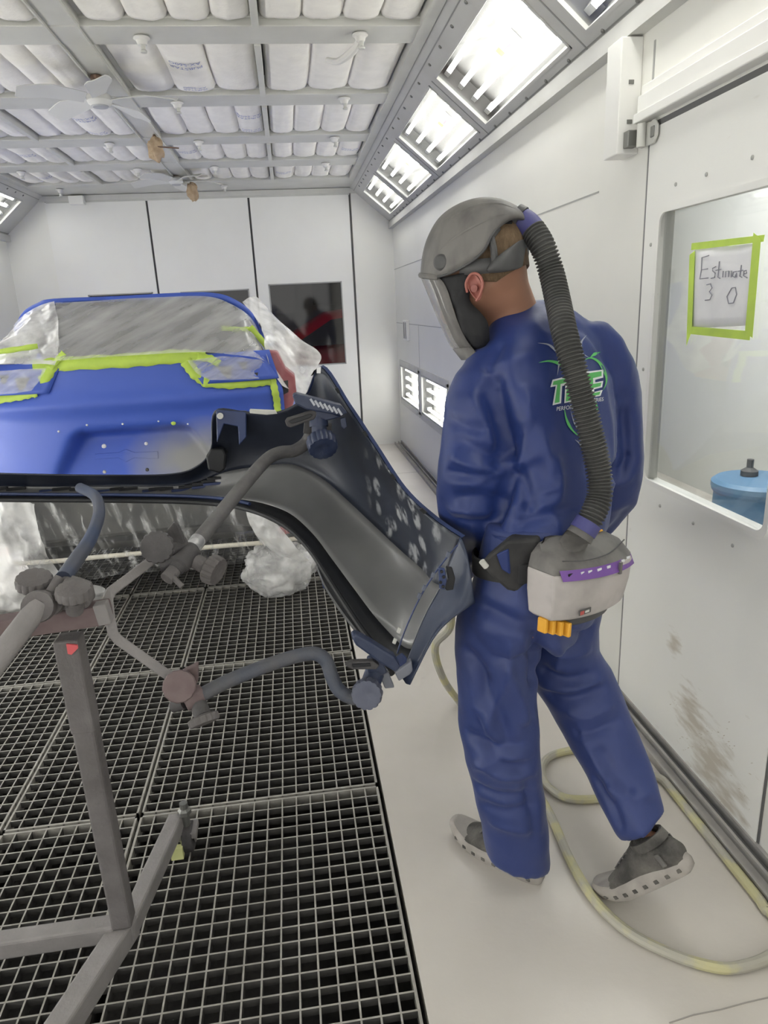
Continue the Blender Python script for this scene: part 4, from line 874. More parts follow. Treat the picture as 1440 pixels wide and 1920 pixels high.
def caster(x, y, mtl=M_STL, tape=False):
    b = MB(); b.poly([(x - .028, y - .03, .058), (x - .028, y + .03, .058), (x - .018, y + .012, .03), (x - .018, y - .012, .03)], (.006, 0, 0)); b.poly([(x + .022, y - .03, .058), (x + .022, y + .03, .058), (x + .018, y + .012, .03), (x + .018, y - .012, .03)], (.006, 0, 0)); b.box((x - .03, y - .03, .058), (x + .03, y + .03, .078)); f = b.build('caster_fork', mtl, S, smooth=False, bevel=.002)
    b = MB(); b.lathe((x - .014, y, .0445), (1, 0, 0), [(0, 0), (.0445, 0), (.0445, .030), (0, .030)], 24); w_ = b.build('caster_wheel', M_STD, S, bevel=.004)
    b = MB(); b.tube([(x, y, .075), (x, y, .165)], .012, 10); b.lathe((x, y, .128), (0, 0, 1), [(0, 0), (.02, 0), (.02, .012), (.012, .02), (0, .02)], 6); b.build('caster_stem', M_BOLT, f)
    if tape:
        c = MB(); c.lathe((x - .017, y - .004, .04), (1, 0, 0), [(0, 0), (.030, 0), (.032, .006), (.02, .008), (0, .008)], 16); c.box((x - .045, y - .055, .012), (x - .01, y - .035, .05)); c.build('tape_wrap', mat('pale_tape', (0.62, 0.64, 0.30), 0.7), w_, smooth=False)
caster(-0.425, 1.79, tape=True); caster(-0.70, 0.92); caster(-1.55, 1.02); caster(-1.55, 1.83)
def tub(pts, r, nm, m=M_ST, par=S, sub=6, n=14, straight=False):
    p = [W(*q) if len(q) == 3 else V(q) for q in pts]; b = MB(); b.tube(p if straight else catmull(p, sub), r, n); return b.build(nm, m, par)
# top beam and the clamp block on it
b = MB(); b.bar(W(-300, 1222, 1.42), W(206, 1146, 1.42), .045, .045, (0, 0, 1)); b.build('top_beam', M_STR, S, smooth=False, bevel=.004)
b = MB(); b.bar(W(182, 1151, 1.41), W(206, 1146, 1.41), .03, .047, (0, 0, 1)); b.build('beam_end', M_STL, S, smooth=False, bevel=.003)
b = MB(); b.lathe(W(78, 1135, 1.34), (W(78, 1135, 1.34) - W(120, 1120, 1.5)), [(.02, 0), (.030, 0), (.032, .02), (.030, .03), (.02, .03)], 20); b.lathe(W(90, 1130, 1.36), (W(78, 1135, 1.34) - W(120, 1120, 1.5)), [(0, -.03), (.028, -.03), (.028, .0), (0, 0)], 20); b.build('collar', M_ST, S)
tub([(-160, 1440, 1.12), (76, 1132, 1.33)], .022, 'push_bar', M_STL, straight=True, n=18)
b = MB(); b.poly([W(x, y, 1.38) for x, y in ((88, 1118), (108, 1092), (160, 1108), (168, 1140), (148, 1148), (95, 1146))], (0, .06, 0)); b.build('clamp_block', M_ST, S, smooth=False, bevel=.008)
tub([(95, 1110, 1.36), (112, 1082, 1.38)], .010, 'tommy_bar', M_ST, straight=True)
def knob(c, axis, r, h, m, nm='knob', lobes=14, dep=.07):
    b = MB(); b.lathe(c, axis, [(0, 0), (r*.55, 0), (r*.8, h*.1), (r, h*.25), (r, h*.75), (r*.93, h*.95), (r*.6, h), (r*.35, h*.95), (.0, h*.9)], 72, lobes, dep); k_ = b.build(nm, m, S, angle=30)
    return k_
def toward(a, b_): return (V(b_) - V(a)).normalized()
knob(W(66, 1102, 1.40), V((.15, -.25, 1)), .036, .028, M_ST); tub([(68, 1112, 1.40), (72, 1130, 1.40)], .018, 'knob_neck', M_ST, straight=True)
knob(W(140, 1122, 1.34), V((.1, -.2, 1)), .035, .026, M_ST); tub([(140, 1124, 1.345), (140, 1145, 1.36)], .017, 'knob_neck', M_ST, straight=True)
tub([(150, 915, 2.24), (178, 930, 2.15), (186, 960, 2.0), (172, 1005, 1.75), (146, 1045, 1.55), (118, 1085, 1.42)], .0165, 'clamp_arm', mat('navy_grey_tube', (0.06, 0.066, 0.09), 0.6, col2=(0.03, 0.05, 0.11), scale=5))
# bent flat link between the two swivel joints
def flat(pts, w, h, nm, m):
    b = MB(); p = [W(*q) for q in pts]; rs = []
    for i, q in enumerate(p):
        d = (p[min(i+1, len(p)-1)] - p[max(i-1, 0)]).normalized(); v_ = (q - CAM).normalized(); s_ = d.cross(v_).normalized(); u_ = s_.cross(d).normalized()
        rs.append([q + s_*w/2 + u_*h/2, q - s_*w/2 + u_*h/2, q - s_*w/2 - u_*h/2, q + s_*w/2 - u_*h/2])
    b.rings(rs); return b.build(nm, m, S, smooth=False, bevel=.003)
flat([(285, 1050, 1.58), (240, 1085, 1.52), (207, 1110, 1.48), (202, 1125, 1.46), (206, 1160, 1.44), (212, 1188, 1.43), (222, 1200, 1.43), (270, 1234, 1.43), (335, 1280, 1.43)], .022, .022, 'swivel_link', M_STL)
# upper swivel joint
knob(W(297, 1026, 1.52), (CAM - W(297, 1026, 1.52)).normalized() + V((-.12, 0, .0)), .037, .03, M_STD)
b = MB(); b.poly([W(x, y, 1.58) for x, y in ((312, 995), (326, 979), (334, 985), (348, 1018), (330, 1030))], (0, .012, 0)); b.build('ear_plate', M_STD, S, smooth=False, bevel=.003)
tub([(300, 1058, 1.57), (345, 1052, 1.58)], .020, 'joint_barrel', M_STD, straight=True); tub([(318, 1030, 1.58), (350, 1018, 1.60)], .016, 'joint_barrel', M_STD, straight=True)
b = MB(); b.lathe(W(334, 1062, 1.56), toward(W(334, 1062, 1.56), W(368, 1022, 1.61)), [(0, -.012), (.018, -.012), (.019, .0), (.024, .005), (.024, .055), (.02, .06), (0, .06)], 20); b.build('arm_socket', M_STD, S)
tub([(312, 1086, 1.53), (330, 1066, 1.555)], .0165, 'arm_stub', M_ST, straight=True); tub([(324, 1082, 1.53), (342, 1100, 1.52)], .0065, 'tommy_bar', M_ST, straight=True)
tub([(362, 1050, 1.585), (378, 1058, 1.58), (388, 1062, 1.575)], .019, 'knob_neck', M_ST, straight=True)
knob(W(386, 1062, 1.575), toward(W(386, 1062, 1.575), W(416, 1076, 1.555)), .036, .038, M_ST)
b = MB(); b.tube([W(360, 1028, 1.60), W(372, 1012, 1.63)], .0185, 16); b.build('arm_bare_end', M_CH2, S)
tub([(362, 1026, 1.61), (420, 955, 1.75), (478, 885, 1.90), (505, 858, 1.96), (528, 848, 1.99), (552, 845, 2.01), (574, 830, 2.02), (585, 808, 2.02)], .0185, 'clamp_arm', mat('grey_arm_overspray', (0.085, 0.082, 0.085), 0.65, col2=(0.13, 0.125, 0.125), scale=18, bump=.15, bscale=100))
# upper gripper
def plate(pts, Y, dy, nm, m, bev=.004): b = MB(); b.poly([W(x, y, Y) for x, y in pts], (0, dy, 0)); return b.build(nm, m, S, smooth=False, bevel=bev)
jaw = plate(((548, 742), (556, 738), (640, 760), (652, 775), (640, 780), (575, 768), (554, 758)), 1.92, .05, 'gripper_jaw', M_STN)
for i in range(7):
    x = 585 + i*8.5; y = 752 + i*3.0; b = MB(); b.bar(W(x - 3, y - 4, 1.917), W(x + 5, y + 8, 1.917), .006, .006, (0, -1, 0)); b.build('tooth', mat('worn_paint', (0.45, 0.47, 0.52), 0.5), jaw, smooth=False)
lw_ = [(534, 790), (538, 784), (588, 768), (596, 774), (590, 786), (545, 802), (538, 800)]
b = MB(); ins = [(541, 791), (546, 787), (582, 776), (586, 779), (580, 784), (547, 795)]
plate(lw_, 1.93, .012, 'gripper_jaw', M_STD, .003); plate(ins, 1.927, .004, 'jaw_recess', M_BLK, .001)
plate(((590, 770), (612, 768), (628, 776), (640, 782), (610, 790), (592, 788)), 1.93, .03, 'jaw_bridge', M_STN)
plate(((638, 785), (648, 783), (651, 800), (645, 805), (640, 800)), 1.93, .015, 'jaw_stop', M_STN, .002)
tub([(597, 785, 1.95), (600, 822, 1.93)], .022, 'knob_neck', M_STN, straight=True); tub([(597, 788, 1.95), (598, 800, 1.945)], .027, 'knob_collar', M_STN, straight=True)
tub([(570, 800, 2.0), (620, 806, 2.0)], .02, 'joint_barrel', M_STD, straight=True)
knob(W(601, 820, 1.935), toward(W(601, 820, 1.935), W(607, 845, 1.89)), .043, .05, M_STN)
# lower swivel joint
knob(W(337, 1287, 1.40), (CAM - W(337, 1287, 1.40)).normalized() + V((-.05, 0, .0)), .036, .022, M_STR, dep=.03)
plate(((340, 1262), (371, 1246), (371, 1278), (362, 1294), (345, 1290)), 1.42, .02, 'ear_plate', M_STR, .003)
b = MB(); b.lathe(W(346, 1318, 1.42), toward(W(346, 1318, 1.42), W(384, 1296, 1.44)), [(0, -.0), (.02, 0), (.023, .006), (.023, .04), (.019, .046), (0, .046)], 20); b.build('arm_socket', M_STR, S)
tub([(325, 1325, 1.44), (346, 1318, 1.43)], .014, 'joint_barrel', M_STD, straight=True)
tub([(372, 1320, 1.42), (380, 1342, 1.40)], .019, 'knob_neck', M_STD, straight=True); knob(W(379, 1340, 1.40), toward(W(379, 1340, 1.40), W(386, 1362, 1.385)), .035, .022, M_ST)
tub([(376, 1304, 1.43), (430, 1276, 1.45), (500, 1248, 1.47), (560, 1229, 1.48), (592, 1226, 1.48), (612, 1240, 1.475), (622, 1268, 1.46), (636, 1294, 1.45), (660, 1308, 1.44), (684, 1306, 1.43)], .0165, 'clamp_arm', mat('grey_arm_navy', (0.10, 0.097, 0.10), 0.65, col2=(0.065, 0.075, 0.105), scale=8, bump=.15, bscale=100))
# lower gripper
knob(W(690, 1296, 1.425), toward(W(690, 1296, 1.425), W(682, 1318, 1.32)), .036, .045, mat('slate_knob', (0.07, 0.077, 0.115), 0.5, col2=(0.10, 0.107, 0.145), scale=10))
tub([(690, 1296, 1.43), (702, 1262, 1.46)], .024, 'knob_neck', M_STN, straight=True); plate(((690, 1240), (716, 1232), (726, 1262), (704, 1274), (690, 1262)), 1.44, .03, 'joint_barrel', M_STN)
plate(((658, 1194), (668, 1189), (700, 1207), (740, 1232), (752, 1252), (742, 1262), (712, 1244), (668, 1212)), 1.40, .03, 'gripper_jaw', M_STN, .006)
plate(((646, 1248), (658, 1241), (700, 1240), (712, 1248), (706, 1256), (660, 1256)), 1.41, .016, 'gripper_jaw', M_STD, .003); plate(((660, 1246), (694, 1244), (696, 1250), (662, 1252)), 1.407, .004, 'jaw_recess', M_BLK, .001)
plate(((712, 1268), (728, 1260), (740, 1290), (722, 1292)), 1.45, .02, 'jaw_stop', mat('slate_stop', (0.2, 0.21, 0.25), 0.6), .003)
plate(((740, 1262), (772, 1240), (775, 1262), (748, 1278)), 1.43, .02, 'jaw_stop', MATS['slate_stop'], .003)
# ================================================================== the walking person
M_SKIN = mat('skin', (0.29, 0.145, 0.09), 0.5, col2=(0.34, 0.17, 0.108), scale=10)
M_EAR = mat('flushed_ear', (0.34, 0.12, 0.095), 0.5)
M_HAIR = mat('short_brown_hair', (0.12, 0.078, 0.042), 0.8, col2=(0.18, 0.12, 0.07), scale=120, stretch=(1, 1, .4), bump=.4, bscale=300)
M_SUIT = mat('navy_coverall', (0.012, 0.028, 0.138), 0.46, col2=(0.014, 0.032, 0.15), scale=3, sheen=0.08, bump=0.05, bscale=60)
M_SUIT2 = mat('navy_trousers', (0.019, 0.036, 0.145), 0.52, col2=(0.027, 0.044, 0.16), scale=4, sheen=0.1, bump=0.05, bscale=60)
M_GREYP = mat('dusty_grey_plastic', (0.165, 0.158, 0.15), 0.6, col2=(0.105, 0.10, 0.097), scale=11, stretch=(1.5, 1.5, .7), lo=.42, hi=.62, bump=.05)
M_BLOW = mat('pale_dusty_plastic', (0.44, 0.41, 0.40), 0.62, col2=(0.32, 0.30, 0.29), scale=9, lo=.4, hi=.65, bump=.08, bscale=30)
M_GREYD = mat('dark_grey_plastic', (0.06, 0.06, 0.062), 0.55, col2=(0.085, 0.085, 0.087), scale=14)
M_BLACKF = mat('black_face_seal', (0.010, 0.010, 0.012), 0.75, bump=.3, bscale=30)
M_HOSEG = mat('corrugated_hose_grey', (0.045, 0.045, 0.044), 0.6, col2=(0.065, 0.064, 0.062), scale=20)
M_PURP = mat('violet_blue_collar', (0.055, 0.055, 0.19), 0.5)
M_BELT = mat('black_webbing', (0.022, 0.022, 0.024), 0.8, col2=(0.045, 0.044, 0.044), scale=20)
M_SOLE = mat('dusty_sole', (0.38, 0.355, 0.33), 0.8, col2=(0.28, 0.26, 0.24), scale=16)
M_SHOE = mat('dark_mesh_shoe', (0.045, 0.043, 0.041), 0.85, col2=(0.15, 0.142, 0.13), scale=14, bump=.4, bscale=180)
M_YEL = mat('yellow_latch', (0.72, 0.36, 0.03), 0.5)

def ering(pL, pR, Y, ratio, phi=0.0, n=28, power=1.0):
    """horizontal-ish body section whose outline, seen from the camera, runs through two photo points"""
    a_, b_ = W(*pL, Y), W(*pR, Y); c = (a_ + b_)/2; e = (b_ - a_)/2; h = e.length; e.normalize()
    v = (c - CAM); v.z *= .25; v.normalize(); d = (v - e*v.dot(e)).normalized()
    s = e*math.cos(phi) + d*math.sin(phi); nn = -e*math.sin(phi) + d*math.cos(phi)
    A = h/math.sqrt(math.cos(phi)**2 + (ratio*math.sin(phi))**2); B = A*ratio; out = []
    for k in range(n):
        t = 2*math.pi*k/n; cx, sy = math.cos(t), math.sin(t)
        out.append(c + s*A*math.copysign(abs(cx)**power, cx) + nn*B*math.copysign(abs(sy)**power, sy))
    return out
def scale_ring(r, k):
    c = sum(r, V((0, 0, 0)))/len(r); return [c + (p - c)*k for p in r]
def cring(c, t, ra, rb=None, n=28, up=None):
    c = V(c); t = V(t).normalized(); u, w = frame_of(t)
    if up is not None: u = (V(up) - t*V(up).dot(t)).normalized(); w = t.cross(u)
    return [c + u*ra*math.cos(2*math.pi*k/n) + w*(rb or ra)*math.sin(2*math.pi*k/n) for k in range(n)]
def aring(c, t, r, right, n=28):                           # continues an ering loft where the sleeve bends forward
    t = V(t).normalized(); u = V(right); u = (u - t*u.dot(t)).normalized(); w = t.cross(u)
    return [V(c) + u*r*math.cos(2*math.pi*k/n) - w*r*math.sin(2*math.pi*k/n) for k in range(n)]
PHI = R_(36)
torso = [((925, 596), (1016, 566), 1.69, .85), ((908, 634), (1078, 582), 1.68, .70), ((896, 655), (1112, 600), 1.675, .62), ((884, 676), (1140, 630), 1.67, .60), ((878, 730), (1163, 690), 1.655, .58), ((890, 790), (1168, 770), 1.64, .58),
         ((905, 850), (1166, 835), 1.62, .60), ((918, 905), (1160, 895), 1.60, .62), ((916, 955), (1152, 950), 1.58, .66), ((908, 990), (1146, 978), 1.57, .70), ((906, 1006), (1140, 992), 1.57, .70)]
armL = [((890, 655), (985, 640), 1.63), ((858, 700), (962, 690), 1.60), ((840, 750), (958, 745), 1.585), ((829, 815), (958, 812), 1.575), ((823, 880), (962, 872), 1.575), ((821, 925), (955, 925), 1.585), ((826, 962), (946, 968), 1.60), ((838, 996), (938, 1004), 1.63)]
armR = [((1020, 628), (1130, 606), 1.70), ((1055, 640), (1160, 634), 1.71), ((1075, 680), (1180, 672), 1.72), ((1092, 740), (1193, 732), 1.735), ((1098, 800), (1198, 795), 1.74), ((1100, 860), (1201, 855), 1.745), ((1100, 905), (1195, 902), 1.75), ((1098, 945), (1187, 940), 1.765)]
jb = MB(); jb.rings([ering(*t, PHI) for t in torso])
ra = [ering(l, r, Y, .95) for l, r, Y in armL]
foreL = [(W(884, 1028, 1.70), .050), (W(876, 1050, 1.80), .046), (W(866, 1066, 1.90), .043)]
dL = V((-.05, 1, .05)); ra += [aring(c, dL + V((0, 0, -.45 if i == 0 else 0)), r, (1, 0, .1)) for i, (c, r) in enumerate(foreL)]
rb = [ering(l, r, Y, .95) for l, r, Y in armR]
foreR = [(W(1128, 972, 1.82), .054), (W(1096, 985, 1.92), .048), (W(1062, 992, 2.0), .044)]
dR = V((-.35, .9, .05)); rb += [aring(c, dR + V((0, 0, -.3 if c is foreR[0][0] else 0)), r, (1, .3, 0)) for c, r in foreR]
jb.rings(ra); jb.rings(rb)

# --- body: one continuous skin (head, neck, trunk, arms, hands, legs)
FW = V((-.37, .93, 0)); RT = V((.93, .37, 0))
HEAD_Y = 1.665
vh = (W(905, 520, HEAD_Y) - CAM); vh.z = 0; vh.normalize(); EX = V((vh.y, -vh.x, 0)); HD = (vh*.95 + EX*.30).normalized()   # HD: from the near ear to the far ear
HC = W(905, 500, HEAD_Y)
def H(x, y, w=0.0):                                      # head profile plane at lateral offset w; the far side mirrors the near side
    r = ray(x, y); a = -abs(w); p = CAM + r*(((HC - CAM).dot(HD) + a)/r.dot(HD))
    return p + HD*(2*w) if w > 0 else p
def hring(pa, pb, half, n=28):
    a_, b_ = H(*pa), H(*pb); c = (a_ + b_)/2; e = (b_ - a_)/2
    return [c + e*math.cos(2*math.pi*k/n) + HD*half*math.sin(2*math.pi*k/n) for k in range(n)]
bb = MB()
head = [((940, 668), (1040, 612), .058), ((928, 640), (1018, 590), .054), ((914, 612), (1004, 558), .055), ((894, 596), (991, 526), .060), ((868, 590), (986, 498), .068), ((846, 572), (983, 470), .073), ((832, 545), (980, 445), .076), ((826, 515), (972, 424), .076), ((828, 480), (960, 408), .072), ((838, 448), (944, 396), .062), ((858, 420), (924, 392), .042), ((876, 404), (908, 392), .022)]
bb.rings([[p + vh*dp for p in hring(*h_)] for h_, dp in zip(head, (.075, .06, .045, .022) + (0,)*8)])
bb.lathe(H(846, 588), (H(846, 588) - H(838, 560)), [(0, -.02), (.026, -.015), (.03, .0), (.024, .02), (0, .028)], 16)                  # chin
nose = [(H(846, 530), .006), (H(833, 556), .012), (H(838, 568), .014), (H(848, 572), .008)]
bb.rings([cring(p, V((0, 0, -1)), r) for p, r in nose])
for w in (-.03, .03): bb.lathe(H(836, 522, w), HD, [(0, -.018), (.008, -.014), (.009, 0), (.008, .014), (0, .018)], 12)                # brow ridge
bb.lathe(H(852, 582), HD, [(0, -.024), (.006, -.018), (.0075, 0), (.006, .018), (0, .024)], 12)                                        # lips
bb.rings([scale_ring(ering(*t, PHI), .72) for t in torso[1:]] + [scale_ring(ering((890, 1050), (1130, 1040), 1.555, .7, PHI), .8), scale_ring(ering((876, 1110), (1126, 1110), 1.55, .74, PHI), .8), scale_ring(ering((870, 1165), (1118, 1165), 1.55, .7, PHI), .8)])
def skinny(rs, k): return [scale_ring(r, k) for r in rs]
handL = foreL[-1][0] + V((-.012, .03, -.002)); handR = foreR[-1][0] + V((-.03, .035, 0))
bb.rings(skinny(ra, .58) + [aring(handL, dL, .026, (1, 0, .1))]); bb.rings(skinny(rb, .58) + [aring(handR, dR, .026, (1, .3, 0))])
legL = [((866, 1120), (1015, 1120), 1.54), ((858, 1180), (1014, 1180), 1.535), ((857, 1240), (1010, 1235), 1.53), ((862, 1310), (1003, 1300), 1.52), ((866, 1370), (1005, 1360), 1.515), ((872, 1430), (1010, 1420), 1.51), ((890, 1490), (1016, 1478), 1.505), ((906, 1545), (1022, 1535), 1.50), ((912, 1592), (1025, 1592), 1.50), ((914, 1606), (1026, 1616), 1.50)]
legR = [((1000, 1120), (1128, 1112), 1.60), ((994, 1180), (1116, 1170), 1.61), ((990, 1235), (1116, 1215), 1.62), ((1006, 1292), (1140, 1248), 1.62), ((1038, 1340), (1160, 1296), 1.59), ((1068, 1395), (1182, 1350), 1.545), ((1096, 1450), (1205, 1405), 1.49), ((1124, 1508), (1226, 1462), 1.43), ((1152, 1556), (1240, 1508), 1.385), ((1164, 1574), (1244, 1516), 1.375)]
rl = [ering(l, r, Y, .95) for l, r, Y in legL]; rr = [ering(l, r, Y, .98) for l, r, Y in legR]
# feet
heelL, toeL = V((.560, 1.475, 0)), V((.375, 1.715, 0)); fdL = (toeL - heelL).normalized()
toeR = V((.742, 1.395, .0)); fdR = V((-.46, .50, -.735)).normalized(); heelR = toeR - fdR*.275
upL = V((0, 0, 1)); sdR = fdR.cross(V((0, 0, 1))).normalized(); upR = sdR.cross(fdR).normalized()
ankL = heelL + fdL*.065 + upL*.10; ankR = heelR + fdR*.06 + upR*.10
bb.rings(skinny(rl, .58) + [cring(ankL, V((0, 0, -1)), .040, .036), cring(heelL + fdL*.08 + upL*.055, fdL*.3 - upL, .028, .028)]); bb.rings(skinny(rr, .56) + [cring(ankR, -upR, .034, .032), cring(heelR + fdR*.08 + upR*.055, fdR*.3 - upR, .028, .028)])
for hl, fd, up in ((heelL, fdL, upL), (heelR, fdR, upR)):
    bb.rings([cring(hl + fd*a + up*h, fd, ra_, rb_, up=up) for a, h, ra_, rb_ in ((.02, .05, .016, .018), (.05, .055, .03, .026), (.12, .056, .028, .030), (.19, .045, .016, .030), (.25, .038, .008, .022))])
# hands: palm, four bent fingers, thumb
def hand(c, fwd, up, side, lead):
    fwd, up = V(fwd).normalized(), V(up).normalized(); sd = fwd.cross(up).normalized()*side
    bb.rings([cring(c + fwd*a, fwd, ra_, rb_, up=sd) for a, ra_, rb_ in ((-.02, .024, .020), (.02, .036, .016), (.06, .040, .015), (.09, .038, .012))])
    for i, (o, l) in enumerate(((-.029, .068), (-.010, .078), (.010, .072), (.028, .056))):
        p = c + fwd*.082 + sd*o; q = p + fwd*l*.40 - up*l*.16; r = q + fwd*l*.14 - up*l*.42; s = r - fwd*l*.24 - up*l*.2
        bb.tube(catmull([p - fwd*.02, p, q, r, s], 4), .0085, 10)
    p = c + fwd*.015 - sd*.03; q = p + fwd*.035 - sd*.022 - up*.012; r = q + fwd*.03 + sd*.012 - up*.026
    bb.tube(catmull([p, q, r], 5), .0098, 10)
hand(handL, dL, V((1, 0, .3)), 1, 0); hand(handR, dR, V((.3, 0, 1)), -1, 0)
person = fused(bb, 'person', M_SKIN, None, .0055, 4)
tag(person, 'person in blue work coverall walking away with bowed head, seen from behind', 'person')

# --- clothing: fused lofts with folds pressed into them
def folds(o, fn):
    me = o.data; me.update(); nrm = [v.normal.copy() for v in me.vertices]
    for v, nn in zip(me.vertices, nrm): v.co += nn*fn(v.co, nn)
    me.update()
def dist_seg(p, a_, b_):
    ab = b_ - a_; t = max(0, min(1, (p - a_).dot(ab)/ab.length_squared)); return (p - (a_ + ab*t)).length, t
CREASE = []
def press(o, lines, extra):
    bm_ = bmesh.new(); bm_.from_mesh(o.data); bv_ = BVHTree.FromBMesh(bm_); off = o.matrix_world.translation; ls = []
    for pts, w, dep in lines:
        pp = catmull([V((q[0], q[1], 0)) for q in pts], 5); hit = [bv_.ray_cast(CAM - off, ray(q.x, q.y).normalized())[0] for q in pp]
        hit = [h for h in hit if h is not None]
        if len(hit) > 2: ls.append((hit, w, dep, V((min(h.x for h in hit), min(h.y for h in hit), min(h.z for h in hit))), V((max(h.x for h in hit), max(h.y for h in hit), max(h.z for h in hit)))))
    bm_.free(); me = o.data; me.update(); nrm = [v.normal.copy() for v in me.vertices]
    for v, nn in zip(me.vertices, nrm):
        p = v.co.copy(); d = 0
        for hit, w, dep, lo, hi in ls:
            r = w*3
            if p.x < lo.x - r or p.y < lo.y - r or p.z < lo.z - r or p.x > hi.x + r or p.y > hi.y + r or p.z > hi.z + r: continue
            best, bt = 9, 0
            for i in range(len(hit) - 1):
                q, t = dist_seg(p, hit[i], hit[i+1])
                if q < best: best, bt = q, (i + t)/(len(hit) - 1)
            if best < r: d += dep*(math.exp(-(best/w)**2) if dep < 0 else math.exp(-1.3*best/w))*min(1, 5*bt + .1, 5*(1 - bt) + .1)
        v.co += nn*(d + extra(p))
    me.update()
def crease(pts, w, depth):
    CREASE.append((pts, w, depth))
crease([(962, 870, 1.50), (955, 820, 1.50), (938, 745, 1.50), (928, 700, 1.52)], .016, -.020)      # arm to back furrow
crease([(962, 872, 1.50), (950, 930, 1.50), (925, 985, 1.52)], .013, -.018)
crease([(965, 868, 1.50), (900, 845, 1.48), (850, 820, 1.49)], .014, -.010)
crease([(955, 880, 1.49), (905, 900, 1.48), (845, 905, 1.50)], .012, .008)
crease([(950, 945, 1.50), (900, 930, 1.50), (850, 935, 1.52)], .012, -.009)
crease([(975, 790, 1.48), (985, 880, 1.46), (1000, 960, 1.46)], .016, -.010)
crease([(1010, 800, 1.47), (1030, 880, 1.46), (1010, 960, 1.45)], .016, .009)
crease([(1105, 700, 1.60), (1112, 800, 1.60), (1100, 900, 1.60)], .014, -.014)
crease([(1140, 690, 1.60), (1150, 800, 1.60), (1150, 900, 1.60)], .014, .008)
crease([(1165, 730, 1.64), (1175, 800, 1.64), (1180, 870, 1.64)], .014, -.008)
crease([(960, 985, 1.45), (1030, 965, 1.44), (1100, 950, 1.46)], .012, -.009)
crease([(950, 960, 1.46), (1000, 930, 1.45), (1060, 905, 1.45)], .014, .008)
crease([(900, 690, 1.56), (950, 680, 1.53), (1000, 660, 1.53)], .018, .006)
def jacket_fold(p):
    d = 0
    q = V((p.x*1.0, p.y*1.0, p.z))
    d += .0075*(1 - 2.4*abs(noise.noise(V((q.x*9, q.y*9, q.z*2.6))))) + .0035*noise.noise(V((q.x*16, q.y*16, q.z*13)))
    if p.z < 1.02: d += .004*math.sin(p.x*95 + 3*math.sin(p.z*18))*max(0, (1.02 - p.z)/.08)
    return d
for pts, w, dep in (
    ([(900, 720), (925, 770), (945, 830), (960, 868)], .012, -.012), ([(880, 735), (905, 790), (925, 850)], .012, .009), ([(985, 720), (990, 780), (978, 850), (968, 872)], .016, .013), ([(1000, 860), (1020, 900), (1018, 945)], .014, -.011),
    ([(1040, 850), (1050, 900), (1045, 950)], .013, .010), ([(968, 880), (985, 920), (992, 965)], .014, -.014), ([(845, 850), (880, 872), (930, 880)], .011, .010), ([(838, 885), (880, 890), (935, 900)], .010, -.010), ([(840, 955), (880, 955), (930, 965)], .012, .010),
    ([(850, 975), (890, 978), (935, 985)], .010, -.010), ([(835, 780), (870, 800), (915, 810)], .011, -.007), ([(1060, 600), (1110, 640), (1150, 700)], .014, -.006), ([(940, 640), (925, 680), (905, 700)], .013, -.008), ([(1165, 760), (1172, 830), (1165, 900)], .013, -.010),
    ([(1185, 850), (1165, 875), (1120, 885)], .011, -.008), ([(1185, 890), (1160, 905), (1120, 910)], .010, .008)): crease(pts, w, dep)
jacket = fused(jb, 'jacket', M_SUIT, person, .0075, 7); press(jacket, [([q[:2] for q in pts], w*1.3, d_*1.25) for pts, w, d_ in CREASE], jacket_fold)
sm = jacket.modifiers.new('Smooth', 'SMOOTH'); sm.factor = .4; sm.iterations = 2
# stitched hem, collar and cuffs
b = MB(); rs_ = [scale_ring(ering((904, 996), (1143, 983), 1.57, .70, PHI, 40), k) for k in (1.0, 1.018, 1.018, 1.0)]
for r, dz in zip(rs_, (.012, .012, -.006, -.006)):
    for p in r: p.z += dz
b.rings(rs_ + [rs_[0]], True, False); b.build('jacket_hem', M_SUIT, jacket)
b = MB(); rs_ = [ering((918, 610 + k*14), (1036, 566 + k*12), 1.685, .72, .35, 40) for k in (-.3, .3, 1.2)]; rs_ = [scale_ring(r, s_) for r, s_ in zip(rs_, (.93, 1.0, 1.10))]
b.rings(rs_, True, False); cl = b.build('collar', M_SUIT, jacket); solid(cl, .006, 0)
